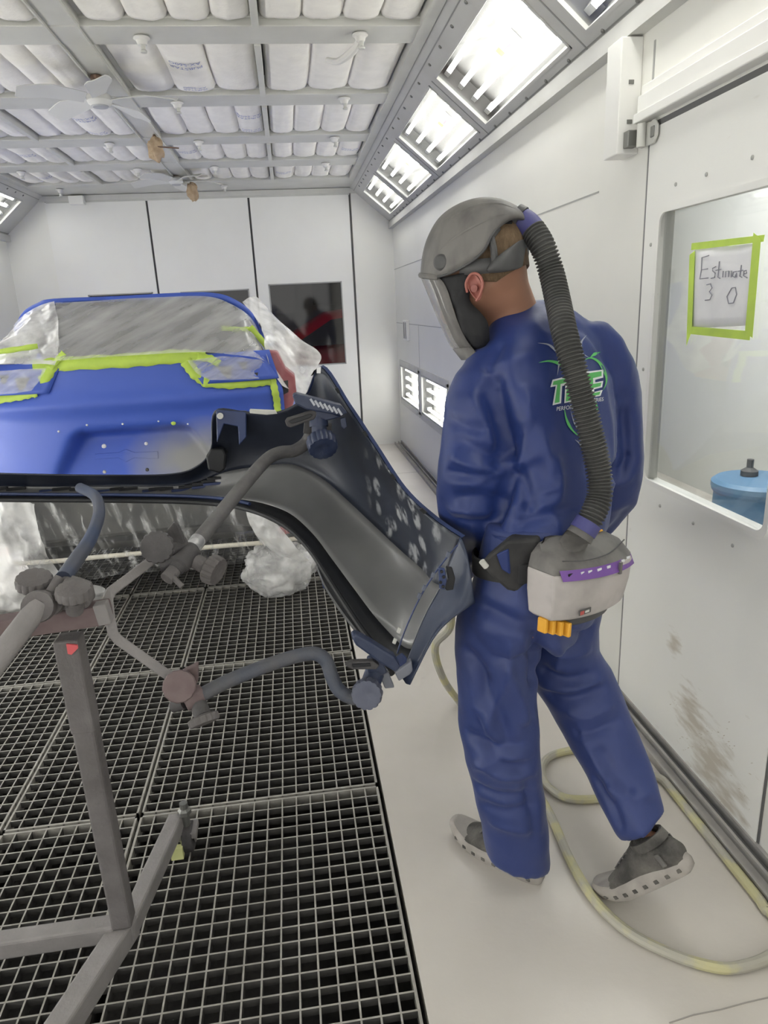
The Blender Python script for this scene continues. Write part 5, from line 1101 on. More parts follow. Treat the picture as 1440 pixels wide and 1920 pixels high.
# trousers
tb = MB()
tb.rings([ering((905, 975), (1140, 965), 1.575, .70, PHI), ering((893, 1040), (1134, 1032), 1.56, .72, PHI), ering((878, 1100), (1130, 1096), 1.55, .76, PHI), ering((870, 1150), (1122, 1150), 1.55, .70, PHI), scale_ring(ering((868, 1185), (1112, 1190), 1.55, .6, PHI), .9)])
tb.rings(rl); tb.rings(rr)
CREASE2 = [([q[:2] for q in pts], w, d_*1.35) for pts, w, d_ in (
    ([(900, 1240, 1.44), (930, 1330, 1.43), (960, 1400, 1.43)], .013, -.010), ([(940, 1230, 1.43), (975, 1310, 1.43), (985, 1360, 1.43)], .013, .009), ([(885, 1330, 1.43), (930, 1420, 1.42), (990, 1440, 1.42)], .012, -.010),
    ([(890, 1420, 1.42), (940, 1455, 1.42), (1005, 1450, 1.42)], .011, .008), ([(880, 1460, 1.42), (930, 1490, 1.42), (1010, 1490, 1.42)], .011, -.009), ([(1000, 1250, 1.53), (1060, 1275, 1.53), (1120, 1262, 1.53)], .013, -.012),
    ([(1020, 1300, 1.52), (1075, 1310, 1.52), (1140, 1285, 1.53)], .012, -.010), ([(1010, 1280, 1.53), (1060, 1295, 1.52), (1130, 1275, 1.53)], .010, .007), ([(1080, 1350, 1.46), (1120, 1430, 1.40), (1160, 1500, 1.33)], .014, .009), ([(1110, 1450, 1.40), (1150, 1510, 1.33), (1165, 1560, 1.30)], .010, -.008),
    ([(890, 1130, 1.45), (960, 1165, 1.43), (1020, 1180, 1.43)], .014, -.010), ([(1010, 1180, 1.46), (1004, 1240, 1.47), (1000, 1290, 1.50)], .014, -.016), ([(1040, 1190, 1.5), (1050, 1230, 1.52), (1040, 1260, 1.52)], .013, .008))]
CREASE2 += [([(870, 1215), (900, 1260), (905, 1330)], .012, -.013), ([(960, 1195), (950, 1260), (925, 1330), (905, 1390)], .014, .012), ([(875, 1370), (920, 1400), (985, 1395)], .011, -.012), ([(885, 1440), (930, 1425), (1000, 1415)], .010, .010), ([(900, 1505), (950, 1520), (1012, 1505)], .012, -.010), ([(915, 1540), (960, 1555), (1018, 1560)], .011, .008), ([(985, 1450), (998, 1520), (1000, 1580)], .010, -.009), ([(1060, 1330), (1100, 1345), (1150, 1320)], .011, .010), ([(1075, 1370), (1110, 1372), (1165, 1345)], .010, -.010), ([(1120, 1400), (1150, 1450), (1190, 1490)], .013, -.010), ([(1135, 1470), (1175, 1500), (1225, 1490)], .010, .008), ([(1015, 1200), (1060, 1225), (1110, 1215)], .012, .011), ([(1040, 1180), (1080, 1190), (1115, 1180)], .011, -.011)]
def trouser_fold(p):
    d = 0
    d += .005*(1 - 2.4*abs(noise.noise(V((p.x*8, p.y*8, p.z*4 + 5))))) + .003*noise.noise(V((p.x*15, p.y*15, p.z*17)))
    return d
trousers = fused(tb, 'trousers', M_SUIT2, person, .0075, 6); press(trousers, [(p_, w*1.4, d_*1.15) for p_, w, d_ in CREASE2], trouser_fold)
sm = trousers.modifiers.new('Smooth', 'SMOOTH'); sm.factor = .4; sm.iterations = 2
# shoes: thick lugged sole, mesh upper, tongue strap
def shoe(hl, fd, up, lab):
    sd = fd.cross(up).normalized()
    def outline(k, h, n=40):
        out = []
        for j in range(n):
            t = 2*math.pi*j/n; a = .145 - .152*math.cos(t); wd = (.040 + .012*math.sin((a - .05)/.25*3.0))*abs(math.sin(t))**.62*math.copysign(1, math.sin(t))
            rise = .022*max(0, (a - .2)/.1)**2
            out.append(hl + fd*(.145 + (a - .145)*k) + sd*(wd*k + .006*math.sin(a*14)) + up*(h + rise))
        return out
    b = MB(); b.rings([outline(.93, .0), outline(1.01, .007), outline(1.05, .024), outline(1.03, .036), outline(.95, .044)]); sl = b.build('shoe', M_SOLE, person, angle=50)
    b = MB(); ups = []
    for a, h, ra_, rb_ in ((-.006, .05, .020, .022), (.012, .056, .034, .034), (.045, .064, .046, .040), (.08, .068, .050, .042), (.12, .062, .042, .044), (.165, .050, .030, .047), (.21, .042, .022, .047), (.25, .036, .015, .042), (.285, .036, .009, .028), (.296, .036, .004, .012)):
        ups.append(cring(hl + fd*a + up*h, fd, ra_, rb_, 28, up=up))
    b.rings(ups); b.build('upper', M_SHOE, sl, angle=60)
    b = MB(); b.rings([cring(hl + fd*.055 + up*h, up, ra_, rb_, 28, up=fd) for h, ra_, rb_ in ((.09, .056, .042), (.112, .052, .040), (.112, .044, .033), (.09, .044, .033))], True, False); b.build('ankle_collar', M_SHOE, sl)
    for s in (-1, 1):
        b = MB()
        b.obox(hl + fd*.03 + sd*s*.043 + up*.062, fd*.006, sd*.002, up*.016); b.build('side_stripe', M_GREYP, sl, smooth=False)
    for i in range(8):
        for s in (-1, 1):
            a = .02 + i*.034; wd = (.040 + .012*math.sin((a - .05)/.25*3.0))*abs(math.sin(math.acos(max(-1, min(1, (.145 - a)/.152)))))**.62
            b = MB(); b.obox(hl + fd*a + sd*(s*wd*1.012 + .006*math.sin(a*14)) + up*(.018 + .022*max(0, (a - .2)/.1)**2), fd*.006, sd*.003, up*.005); b.build('sole_pod', M_SHOE, sl, smooth=False, bevel=.001)
    for i in range(4):
        b = MB(); c = hl + fd*(.125 + i*.02) + up*(.098 - i*.0075); b.bar(c - sd*.022, c + sd*.022, .005, .003, up); b.build('lace', M_GREYP, sl, smooth=False)
    sl['label'] = lab
shoe(heelL, fdL, upL, 'dusty planted shoe'); shoe(heelR, fdR, upR, 'dark shoe with raised heel')
# hair at the back of the head, ear
b = MB(); rs_ = []
for i, (pa, pb, hf) in enumerate(head[4:11]):
    a_, b_ = H(*pa), H(*pb); c = (a_ + b_)/2; e = (b_ - a_)/2
    lo_ = R_(95 if i > 0 else 70); rs_.append([c + e*1.03*math.cos(t) + HD*(hf + .003)*math.sin(t) for t in [-lo_ + 2*lo_*k/30 for k in range(31)]])
b.grid(rs_); hr = b.build('hair', M_HAIR, person, angle=180); solid(hr, .004, 1)
rs_ = []
for (dx, dy, s_, o_) in ((0, 0, .55, -.066), (0, 0, .85, -.078), (1, 0, 1.0, -.090), (1, 0, .92, -.094), (0, 0, .72, -.090), (-1, 2, .45, -.084)):
    rs_.append([H(890 + dx + (15*math.cos(t)*(1 - .3*max(0, math.sin(t))) + 6*math.sin(t))*s_, 538 + dy + 27*math.sin(t)*s_*1.0, o_ + .012*math.cos(t)*0) for t in [2*math.pi*k/24 for k in range(24)]])
b = MB(); b.rings(rs_); ear = b.build('ear', M_EAR, person, angle=180); subsurf(ear, 1)
b = MB(); b.tube(catmull([H(876, 548, -.088), H(874, 530, -.094), H(884, 514, -.097), H(898, 516, -.097), H(905, 532, -.096), H(900, 552, -.094), H(893, 564, -.090)], 5), .0032, 8); b.build('ear_rim', M_EAR, ear)
b = MB(); b.lathe(H(889, 541, -.0935), -HD, [(0, -.004), (.007, -.004), (.008, .001), (.004, .0015), (0, .0005)], 16); b.build('ear_hollow', mat('ear_hollow_shade', (0.26, 0.09, 0.075), 0.6), ear)  # darker disc paints the shade inside the ear

# --- print on the back of the jacket
bmj = bmesh.new(); dgj = bpy.context.evaluated_depsgraph_get(); bpy.context.view_layer.update(); bmj.from_object(jacket, bpy.context.evaluated_depsgraph_get()); bvj = BVHTree.FromBMesh(bmj)
def onto(px, py, off=.003):
    d = ray(px, py).normalized(); h = bvj.ray_cast(CAM - jacket.matrix_world.translation, d)
    return (h[0] + jacket.matrix_world.translation if h[0] else W(px, py, 1.45)) - d*off
def decal(polys, nm, m, off=.003, par=None):
    b = MB()
    for pts in polys:
        t_ = bmesh.new(); f_ = t_.faces.new([t_.verts.new((x, y, 0)) for x, y in pts]); f_.normal_update(); bmesh.ops.triangulate(t_, faces=[f_]); bmesh.ops.subdivide_edges(t_, edges=t_.edges[:], cuts=4, use_grid_fill=True); t_.verts.index_update()
        b.add([onto(v.co.x, v.co.y, off) for v in t_.verts], [tuple(v.index for v in f.verts) for f in t_.faces]); t_.free()
    o = b.build(nm, m, par or jacket, smooth=False); return o
def ribbon(ctrl, wmax, nm, m, off=.0028, taper=(0.05, 1, 0.05)):
    p = [V((x, y, 0)) for x, y in ctrl]; p = catmull(p, 8); n = len(p); rows_ = [[], []]
    for i, q in enumerate(p):
        d = (p[min(i+1, n-1)] - p[max(i-1, 0)]).normalized(); t = i/(n - 1); w = wmax*(taper[0] + (taper[1] - taper[0])*min(1, 2*t) if t < .5 else taper[2] + (taper[1] - taper[2])*min(1, 2*(1 - t)))
        rows_[0].append(onto(q.x - d.y*w, q.y + d.x*w, off)); rows_[1].append(onto(q.x + d.y*w, q.y - d.x*w, off))
    b = MB(); b.grid(rows_); return b.build(nm, m, jacket, smooth=False)
M_PG = mat('print_green', (0.10, 0.42, 0.12), 0.7); M_PW = mat('print_white', (0.70, 0.72, 0.74), 0.7); M_PS = mat('print_silver', (0.30, 0.32, 0.38), 0.6)
tw = [[(1032, 711), (1062, 704), (1062, 720), (1054, 722), (1046, 758), (1037, 760), (1042, 725), (1032, 727)]]
for q in ([(1036, 712), (1066, 705), (1068, 720), (1054, 724), (1052, 756), (1036, 760), (1042, 724), (1032, 726)], [(1060, 722), (1076, 718), (1074, 752), (1058, 756)], [(1098, 697), (1131, 693), (1131, 708), (1116, 712), (1116, 717), (1131, 714), (1129, 726), (1114, 730), (1114, 735), (1130, 731), (1126, 742), (1100, 748)]): decal([q], 'back_print', M_PW, .0030)
for q in ([(1038, 715), (1062, 709), (1063, 717), (1051, 720), (1049, 754), (1040, 756), (1045, 721), (1036, 722)], [(1063, 724), (1073, 721), (1072, 750), (1061, 753)], [(1101, 700), (1128, 696), (1128, 705), (1112, 709), (1112, 720), (1128, 717), (1126, 724), (1110, 728), (1110, 738), (1126, 734), (1124, 740), (1103, 744)]): decal([q], 'green_fill', M_PG, .0046)
ribbon([(1010, 680), (1030, 677), (1050, 683), (1064, 700), (1072, 720)], 3.4, 'green_swirl', M_PG); ribbon([(1094, 676), (1108, 671), (1124, 680), (1135, 700), (1137, 716), (1131, 732)], 3.2, 'green_swirl', M_PG); ribbon([(1107, 670), (1115, 664), (1126, 660)], 3.0, 'green_swirl', M_PG)
ribbon([(1058, 764), (1062, 785), (1072, 805), (1090, 822)], 2.6, 'green_swirl', M_PG); ribbon([(1117, 752), (1119, 765), (1118, 780)], 2.4, 'green_swirl', M_PG)
ribbon([(1008, 643), (1028, 646), (1040, 656), (1048, 668)], 2.2, 'silver_swirl', M_PS); ribbon([(1047, 662), (1048, 680), (1045, 704)], 1.6, 'silver_swirl', M_PS); ribbon([(1100, 628), (1090, 642), (1090, 660), (1104, 670)], 2.6, 'silver_swirl', M_PS); ribbon([(1070, 770), (1078, 795), (1092, 815)], 1.4, 'silver_swirl', M_PS); ribbon([(1078, 824), (1090, 835), (1096, 852)], 2.2, 'silver_swirl', M_PS)
def decal_text(body, x, y, size, ang, m, nm, wx=1.0):
    me = text_mesh(body, size, .25, .0); vs = []
    c_, s_ = math.cos(ang), math.sin(ang)
    for v in me.vertices: vs.append(onto(x + (v.co.x*wx)*c_ + v.co.y*s_, y - v.co.y*c_ + v.co.x*wx*s_, .003))
    b = MB(); b.add(vs, [tuple(p.vertices) for p in me.polygons]); bpy.data.meshes.remove(me); b.build(nm, m, jacket, smooth=False)
decal_text('PERFORM', 1061, 765, 10.5, -.13, M_PW, 'print_lettering', .82); decal_text('SERIES', 1120, 750, 10, -.13, M_PW, 'print_lettering', .82)
bmj.free()

# ================================================================== respirator: helmet, visor, hose, belt and blower
RS = thing('powered_respirator', H(900, 480), 'dusty grey respirator helmet with visor, ribbed hose and belt blower, worn by the person', 'respirator')
# dome: sagittal outline and side rim
sag = [(790, 516), (793, 482), (803, 446), (824, 410), (856, 386), (894, 373), (930, 373), (958, 383), (978, 398), (985, 412)]
rim = [(793, 520, .060), (812, 520, .085), (838, 514, .098), (864, 502, .102), (888, 487, .102), (908, 468, .100), (920, 444, .095), (936, 424, .085), (958, 410, .06), (978, 410, .028)]
sg_ = catmull([V((x, y, 0)) for x, y in sag], 5); rm_ = catmull([V((x, y, w)) for x, y, w in rim], 5); g_ = []
for s_, r_2 in zip(sg_, rm_):
    row = []
    for k in range(33):
        t = math.pi*k/32; ct, st2_ = math.cos(t), math.sin(t)
        f = st2_**.85
        row.append(H(r_2.x + (s_.x - r_2.x)*f, r_2.y + (s_.y - r_2.y)*f, -r_2.z*math.copysign(abs(ct)**.85, ct)))
    g_.append(row)
b = MB(); b.grid(g_); shell = b.build('helmet_shell', M_GREYP, RS, angle=180); solid(shell, .005, 0)
b = MB(); b.tube([r[0] for r in g_], .0035, 8); b.build('rim_bead', M_GREYD, shell); b = MB(); b.tube([r[-1] for r in g_], .0035, 8); b.build('rim_bead', M_GREYD, shell)
# raised ridges on the dome and the pivot button
for k, (i0, i1) in ((5, (8, 40)), (10, (12, 42))):
    b = MB(); b.tube([g_[i][k] + (g_[i][k] - H(900, 450)).normalized()*.0005 for i in range(i0, i1)], [.0042*math.sin(math.pi*(i - i0 + .5)/(i1 - i0)) + .0006 for i in range(i0, i1)], 8); b.build('ridge', M_GREYP, shell)
b = MB(); b.lathe(H(827, 492, -.096), -HD, [(0, -.01), (.017, -.01), (.018, .002), (.013, .006), (0, .006)], 24); b.build('pivot_button', M_GREYD, shell)
# brow band, visor frame, clear visor, chin piece
fr_ = [(789, 516), (791, 524), (800, 546), (822, 600), (840, 640), (850, 654)]; fs_ = [(822, 520, .088), (832, 530, .090), (842, 552, .090), (856, 596, .086), (872, 632, .076), (884, 650, .066)]
f1 = catmull([V((x, y, 0)) for x, y in fr_], 6); f2 = catmull([V((x, y, w)) for x, y, w in fs_], 6); g2 = []
for a_, c_ in zip(f1, f2):
    g2.append([H(c_.x + (a_.x - c_.x)*math.sin(math.pi*k/28)**.8, c_.y + (a_.y - c_.y)*math.sin(math.pi*k/28)**.8, -c_.z*math.copysign(abs(math.cos(math.pi*k/28))**.8, math.cos(math.pi*k/28))) for k in range(29)])
M_VIS = film('dusty_visor', .28, .5, 4, rough=.2, col=(0.42, 0.41, 0.40)); M_VIS2 = M_VIS
b = MB(); b.grid(g2); vis = b.build('visor', M_VIS, RS, angle=180); solid(vis, .002, 0)
b = MB(); b.tube([r[14] + V((0, 0, 0)) for r in g2[:1]] + [g2[0][k] for k in range(0)] or [g2[0][0]], .004, 8) if False else b.tube(g2[0], .007, 8); b.build('brow_band', M_GREYP, RS)
for s_ in (0, 1):
    b = MB(); o_ = -1 if s_ == 0 else 1; ed = [r[0 if s_ == 0 else -1] for r in g2]; inn = [r[5 if s_ == 0 else -6] for r in g2]
    b.grid([[p + HD*o_*.001 for p in ed], [(p + q)/2 + HD*o_*.003 for p, q in zip(ed, inn)], [p + HD*o_*.001 for p in inn]]); o = b.build('visor_frame', M_GREYP, RS, angle=180); solid(o, .003, 0)
b = MB(); rs_ = [g2[-1], [p + (H(900, 660) - H(885, 640)) for p in g2[-1]], [p*.6 + H(892, 668)*.4 for p in g2[-1]]]; b.grid(rs_); o = b.build('chin_guard', M_GREYP, RS, angle=120); solid(o, .004, 0)
# black face seal between the visor edge, the cheek and the chin
seal = [[(822, 521, .082), (845, 517, .092), (872, 512, .092), (886, 510, .084)], [(842, 552, .086), (852, 560, .092), (866, 562, .092), (880, 560, .078)], [(858, 598, .082), (872, 596, .092), (888, 594, .088), (902, 588, .070)], [(872, 630, .074), (888, 622, .086), (902, 614, .082), (914, 606, .062)], [(884, 652, .05), (896, 648, .066), (908, 640, .068), (917, 632, .050)], [(884, 660, .01), (896, 662, .02), (908, 655, .03), (916, 645, .03)]]
for s_ in (-1, 1):
    pts = [catmull([H(x, y, w*s_) for x, y, w in r], 6) for r in seal]; g3 = [catmull(list(c), 6) for c in zip(*pts)]
    for r in g3:
        for i, p in enumerate(r): r[i] = p + HD*s_*.004*noise.noise(p*40)
    b = MB(); b.grid(g3); o = b.build('face_seal', M_BLACKF, RS, angle=180); solid(o, .003, 0)
# head harness: dark band and ratchet pad
band = [H(862, 500, -.090), H(880, 503, -.093), H(905, 500, -.091), H(930, 497, -.080), H(955, 488, -.060), H(974, 476, -.03), H(982, 468, 0), H(974, 476, .03), H(950, 490, .065), H(900, 500, .09), H(862, 500, .09)]
bd = catmull(band, 6); b = MB(); rs_ = []
for i, p in enumerate(bd): rs_.append([p + V((0, 0, .017)), p + V((0, 0, -.015))])
b.grid(rs_); o = b.build('head_band', M_GREYD, RS, angle=180); solid(o, .004, 0)
b = MB(); rs_ = []
for (x, y, hx, w, hh) in ((913, 506, 2, -.092, 3), (924, 500, 8, -.097, 13), (942, 492, 10, -.094, 19), (960, 484, 10, -.078, 24), (974, 477, 9, -.050, 27), (982, 473, 6, -.020, 26), (987, 470, 2, .005, 15)):
    rs_.append([H(x + .45*hh*math.cos(t)*.2, y + hh*math.sin(t), w + .014*math.cos(t)) for t in [2*math.pi*k/20 for k in range(20)]])
b.rings(rs_); o = b.build('ratchet_pad', M_GREYD, RS, angle=180); subsurf(o, 1)
b = MB(); b.tube([H(921, 446, -.082), H(926, 468, -.088), H(928, 496, -.084)], .008, 8); b.tube([H(935, 428, -.07), H(921, 446, -.082)], .006, 8); b.build('harness_strap', M_GREYD, RS)
b = MB(); b.rings([[H(938 + 22*math.cos(t)*k, 418 + 17*math.sin(t)*k, w) for t in [2*math.pi*j/20 for j in range(20)]] for k, w in ((.3, -.05), (1, -.035), (1, .035), (.3, .05))]); b.build('shell_gap_shade', M_BLACKF, RS)  # black lump stands in for the shade between shell rim and hair
# hose with its collars
def hose_path():
    return catmull([H(956, 403, 0), H(976, 412, -.0), H(996, 428, -.0), W(1018, 464, 1.575), W(1034, 512, 1.56), W(1045, 560, 1.53), W(1058, 622, 1.475), W(1076, 690, 1.440), W(1092, 750, 1.425), W(1108, 815, 1.415), W(1122, 880, 1.405), W(1124, 930, 1.39), W(1110, 968, 1.375), W(1094, 994, 1.37)], 46)
hpth = hose_path(); L_ = [0]
for i in range(1, len(hpth)): L_.append(L_[-1] + (hpth[i] - hpth[i-1]).length)
pitch = .0082; n_ = int(L_[-1]/pitch*6); res = []; j = 0
for i in range(n_ + 1):
    t = L_[-1]*i/n_
    while j < len(L_) - 2 and L_[j+1] < t: j += 1
    f = (t - L_[j])/max(1e-9, L_[j+1] - L_[j]); res.append(hpth[j].lerp(hpth[j+1], f))
i0 = int(n_*.085); i1 = int(n_*.985)
b = MB(); b.tube(res[i0:i1], [.0255 + .0034*math.sin(i/6*2*math.pi) for i in range(i0, i1)], 28); b.build('breathing_hose', M_HOSEG, RS, angle=180)
b = MB(); b.tube(res[int(n_*.022):i0 + 4], .0255, 24); b.tube(res[i0 - 26:i0 + 2], .0275, 24); b.build('hose_collar', M_PURP, RS)
b = MB(); b.tube(res[int(n_*.02):int(n_*.04)], .0295, 24); b.build('collar_ring', M_GREYD, RS)
# blower unit on the belt
BN = V((.50, -.866, .0)).normalized(); BR = V((.866, .50, 0)).normalized(); BU = V((0, 0, 1))
tilt = Matrix.Rotation(R_(-4), 3, BN); BRt = tilt @ BR; BUt = tilt @ BU
BC = W(1094, 1074, 1.40)
def B(a, u, o): return BC + (BRt*a*1.13 + BUt*u*1.06 + BN*o*1.1)*1.10
def brow(u, o_f, wf, wb, o_b, n=15):                       # rounded tub section at height u
    out = []
    for k in range(n): t = k/(n - 1)*2 - 1; out.append(B(wf*t, u, o_f - .022*t*t - .012*max(0, abs(t) - .8)*5*.5))
    out.append(B(wb, u, o_b)); out.append(B(0, u, o_b - .012)); out.append(B(-wb, u, o_b)); return out
b = MB(); b.rings([brow(-.072, .034, .098, .096, -.035), brow(-.066, .046, .106, .102, -.04), brow(-.02, .052, .112, .108, -.042), brow(.018, .052, .116, .110, -.042), brow(.026, .048, .115, .109, -.042)])
bl = b.build('blower_unit', M_BLOW, RS, angle=42, bevel=.004); bl['label'] = 'pale dusty belt blower'
b = MB(); b.rings([brow(.024, .050, .116, .110, -.042), brow(.050, .026, .108, .104, -.042), brow(.066, -.004, .088, .085, -.042), brow(.072, -.02, .06, .06, -.042)])
b.build('blower_lid', M_GREYP, bl, angle=42, bevel=.004)
b = MB(); rs_ = []
for t in range(12):
    a = -.105 + .21*t/11; q = a/.11; rs_.append([B(a, .030 - .004*q, .0465 - .022*q*q), B(a, .012 - .004*q, .0565 - .022*q*q)])
pr = MB(); pr.grid(rs_); lab_ = pr.build('violet_label', mat('violet_label_print', (0.16, 0.07, 0.30), 0.5), bl, smooth=False); solid(lab_, .001, 0)
for k, (a, l, cc) in enumerate(((-.085, .018, 0), (-.062, .010, 1), (-.045, .012, 1), (-.022, .014, 1), (.004, .012, 1), (.055, .012, 1), (.08, .012, 1))):
    q = a/.11; c = MB(); c.obox(B(a, .0255, .0500 - .022*q*q), BRt*l*.5, BUt*.0028, BN*.001); c.build('label_block', M_PW if cc else M_BLACKF, lab_, smooth=False)
c = MB(); c.obox(B(.034, .018, .0545), BRt*.004, BUt*.014, BN*.003); c.build('label_clip', M_GREYP, bl, smooth=False, bevel=.001)
c = MB(); c.obox(B(-.050, -.052, .0465), BRt*.020, BUt*.006, BN*.0015); bd_ = c.build('badge', M_GREYD, bl, smooth=False, bevel=.001); c = MB(); c.obox(B(-.060, -.052, .0482), BRt*.006, BUt*.004, BN*.0006); c.build('red_mark', mat('badge_red', (0.45, 0.08, 0.07), 0.5), bd_, smooth=False)
c = MB(); c.obox(B(-.046, -.052, .0482), BRt*.007, BUt*.0025, BN*.0006); c.build('pale_mark', M_FRAME, bd_, smooth=False)
b = MB(); b.tube(catmull([B(-.10, .052, .028), B(-.05, .046, .037), B(.02, .046, .037), B(.09, .056, .02)], 6), .0016, 6); b.build('lid_seam', M_GREYD, bl)
# spout to the hose, battery below, yellow latches
b = MB(); e_ = hpth[-1]; dd = (hpth[-8] - hpth[-1]).normalized()
b.rings([cring(B(-.035, .050, -.012), BUt, .055, .032, up=BRt), cring(B(-.022, .066, -.012), BUt, .040, .030, up=BRt), cring(e_ - dd*.018, dd, .030), cring(e_ - dd*.002, dd, .028)]); b.build('outlet_spout', M_GREYP, RS, angle=60)
b = MB(); b.tube([e_ - dd*.004, e_ + dd*.022], .030, 24); b.build('hose_collar', M_PURP, RS)
b = MB(); b.rings([brow(-.095, .020, .070, .068, -.035), brow(-.088, .030, .078, .076, -.035), brow(-.070, .034, .084, .08, -.035)]); b.build('battery_pack', M_GREYD, RS, angle=42, bevel=.002)
for i in range(4):
    b = MB(); b.obox(B(-.104 + i*.012, -.082 - i*.003, -.002 + i*.008), BRt*.0052, BUt*.017, BN*.012); b.build('battery_latch', M_YEL, RS, smooth=False, bevel=.003)
b = MB(); b.obox(B(.058, .071, -.018), BRt*.014, BUt*.002, BN*.006); b.build('release_button', M_YEL, RS, smooth=False, bevel=.002)
# belt and hip pad
bt = ering((888, 1052), (1138, 1022), 1.560, .76, PHI, 48)
cb = sum(bt, V((0, 0, 0)))/48; b = MB()
rs_ = [[cb + (p - cb)*1.035 + V((0, 0, .024)), cb + (p - cb)*1.06 + V((0, 0, .022)), cb + (p - cb)*1.06 - V((0, 0, .022)), cb + (p - cb)*1.035 - V((0, 0, .024))] for p in bt]; b.rings(rs_ + [rs_[0]], True, False); b.build('belt', M_BELT, RS, angle=50)
b = MB(); b.poly([W(x, y, 1.405) for x, y in ((905, 1052), (950, 1014), (1010, 1010), (1012, 1100), (985, 1116), (950, 1108), (918, 1080), (903, 1062))], (.03, .05, 0)); hp_ = b.build('hip_pad', M_BELT, RS, smooth=False, bevel=.008)
b = MB(); b.poly([W(x, y, 1.398) for x, y in ((930, 1040), (952, 1030), (956, 1078), (940, 1068))], (.008, .012, 0)); b.build('pad_opening', M_SUIT, hp_, smooth=False, bevel=.003)
b = MB(); b.tube([W(903, 1052, 1.395), W(912, 1063, 1.395)], .007, 8); b.build('buckle', M_FRAME, RS)
# ================================================================== ceiling fans and sprinkler heads
M_FAN = mat('white_fan', (0.62, 0.62, 0.60), 0.4); M_ROD = mat('rusty_rod', (0.16, 0.10, 0.07), 0.7); M_PAPER = mat('brown_paper', (0.40, 0.29, 0.18), 0.8, col2=(0.50, 0.38, 0.25), scale=30, bump=.5)
def fan(x, y, zt, hub_z, R, a0, label, blades=5):
    t = thing('ceiling_fan', (x, y, zt), label, 'fan', 'ceiling fans')
    b = MB(); b.tube([(x, y, zt), (x, y, hub_z + .04)], .012, 10); b.tube([(x, y, zt), (x, y, zt - .02)], .03, 12); b.build('down_rod', M_ROD, t)
    b = MB(); b.lathe((x, y, hub_z), (0, 0, 1), [(0, -.022), (.045, -.022), (.058, -.012), (.064, .0), (.06, .025), (.036, .04), (.016, .048), (0, .048)], 28); mo = b.build('motor_housing', M_FAN, t)
    b = MB(); b.lathe((x, y, hub_z - .0225), (0, 0, -1), [(0, 0), (.042, 0), (.038, .006), (0, .008)], 24); b.build('badge', mat('fan_badge', (0.40, 0.41, 0.43), 0.4), mo)
    for k in range(blades):
        a = a0 + 2*math.pi*k/blades; d = V((math.cos(a), math.sin(a), 0)); s = V((-d.y, d.x, 0)); b = MB(); rs_ = []
        for q, w, dr in ((.07, .035, 0), (.14, .045, .004), (.25, .065, .006), (R*.75, .062, .0), (R*.95, .05, -.012), (R, .03, -.014)):
            c = V((x, y, hub_z + .012 + dr)) + d*q; up = s*math.sin(.0) ; rs_.append([c + s*w + V((0, 0, .014)), c - s*w - V((0, 0, .014)), c - s*w - V((0, 0, .018)), c + s*w + V((0, 0, .010))])
        b.rings(rs_); b.build('blade', M_FAN, t, angle=50)
    return t
p = W(187, 190, 4.20); fan(p.x, p.y, ZC, p.z, .40, R_(-5), 'white five-blade ceiling fan on a rusty rod, nearest the camera')
p = W(330, 341, 6.98); fan(p.x, p.y, ZC, p.z, .42, R_(20), 'white ceiling fan far down the fan beam, near the rear wall')
def lump(name, c, rad, label, seed, tail=None):
    rs_ = []
    for i in range(15):
        th = math.pi*i/14; r = []
        for j in range(22):
            ph = 2*math.pi*j/22; d = V((math.sin(th)*math.cos(ph), math.sin(th)*math.sin(ph), math.cos(th))); k = 1 + .35*noise.noise(d*2.5 + V((seed, 0, 0))); r.append(c + V((d.x*rad[0], d.y*rad[1], d.z*rad[2]))*k)
        rs_.append(r)
    t = thing(name, c, label, 'wrapping'); b = MB(); b.rings(rs_, True, False); b.build('paper', M_PAPER, t, angle=50)
    b = MB(); b.tube([c + V((0, 0, rad[2]*.6)), V((c.x, c.y, ZC))], .007, 8); b.build('hanger', M_ROD, t)
    if tail: b = MB(); b.tube([c + V((0, -rad[1]*.8, .01)), c + V((.16, -.02, .0))], .005, 6); b.build('rod', M_ROD, t)
lump('paper_wrapping', W(292, 280, 5.45), (.055, .05, .075), 'brown paper bundle with a rod, hanging from the ceiling beside the fan beam', 2, True)
lump('paper_wrapping', W(361, 360, 7.25), (.05, .05, .085), 'brown paper rag hanging below the last ceiling beam', 5)
M_WRAP = mat('white_wrap', (0.66, 0.65, 0.63), 0.7)
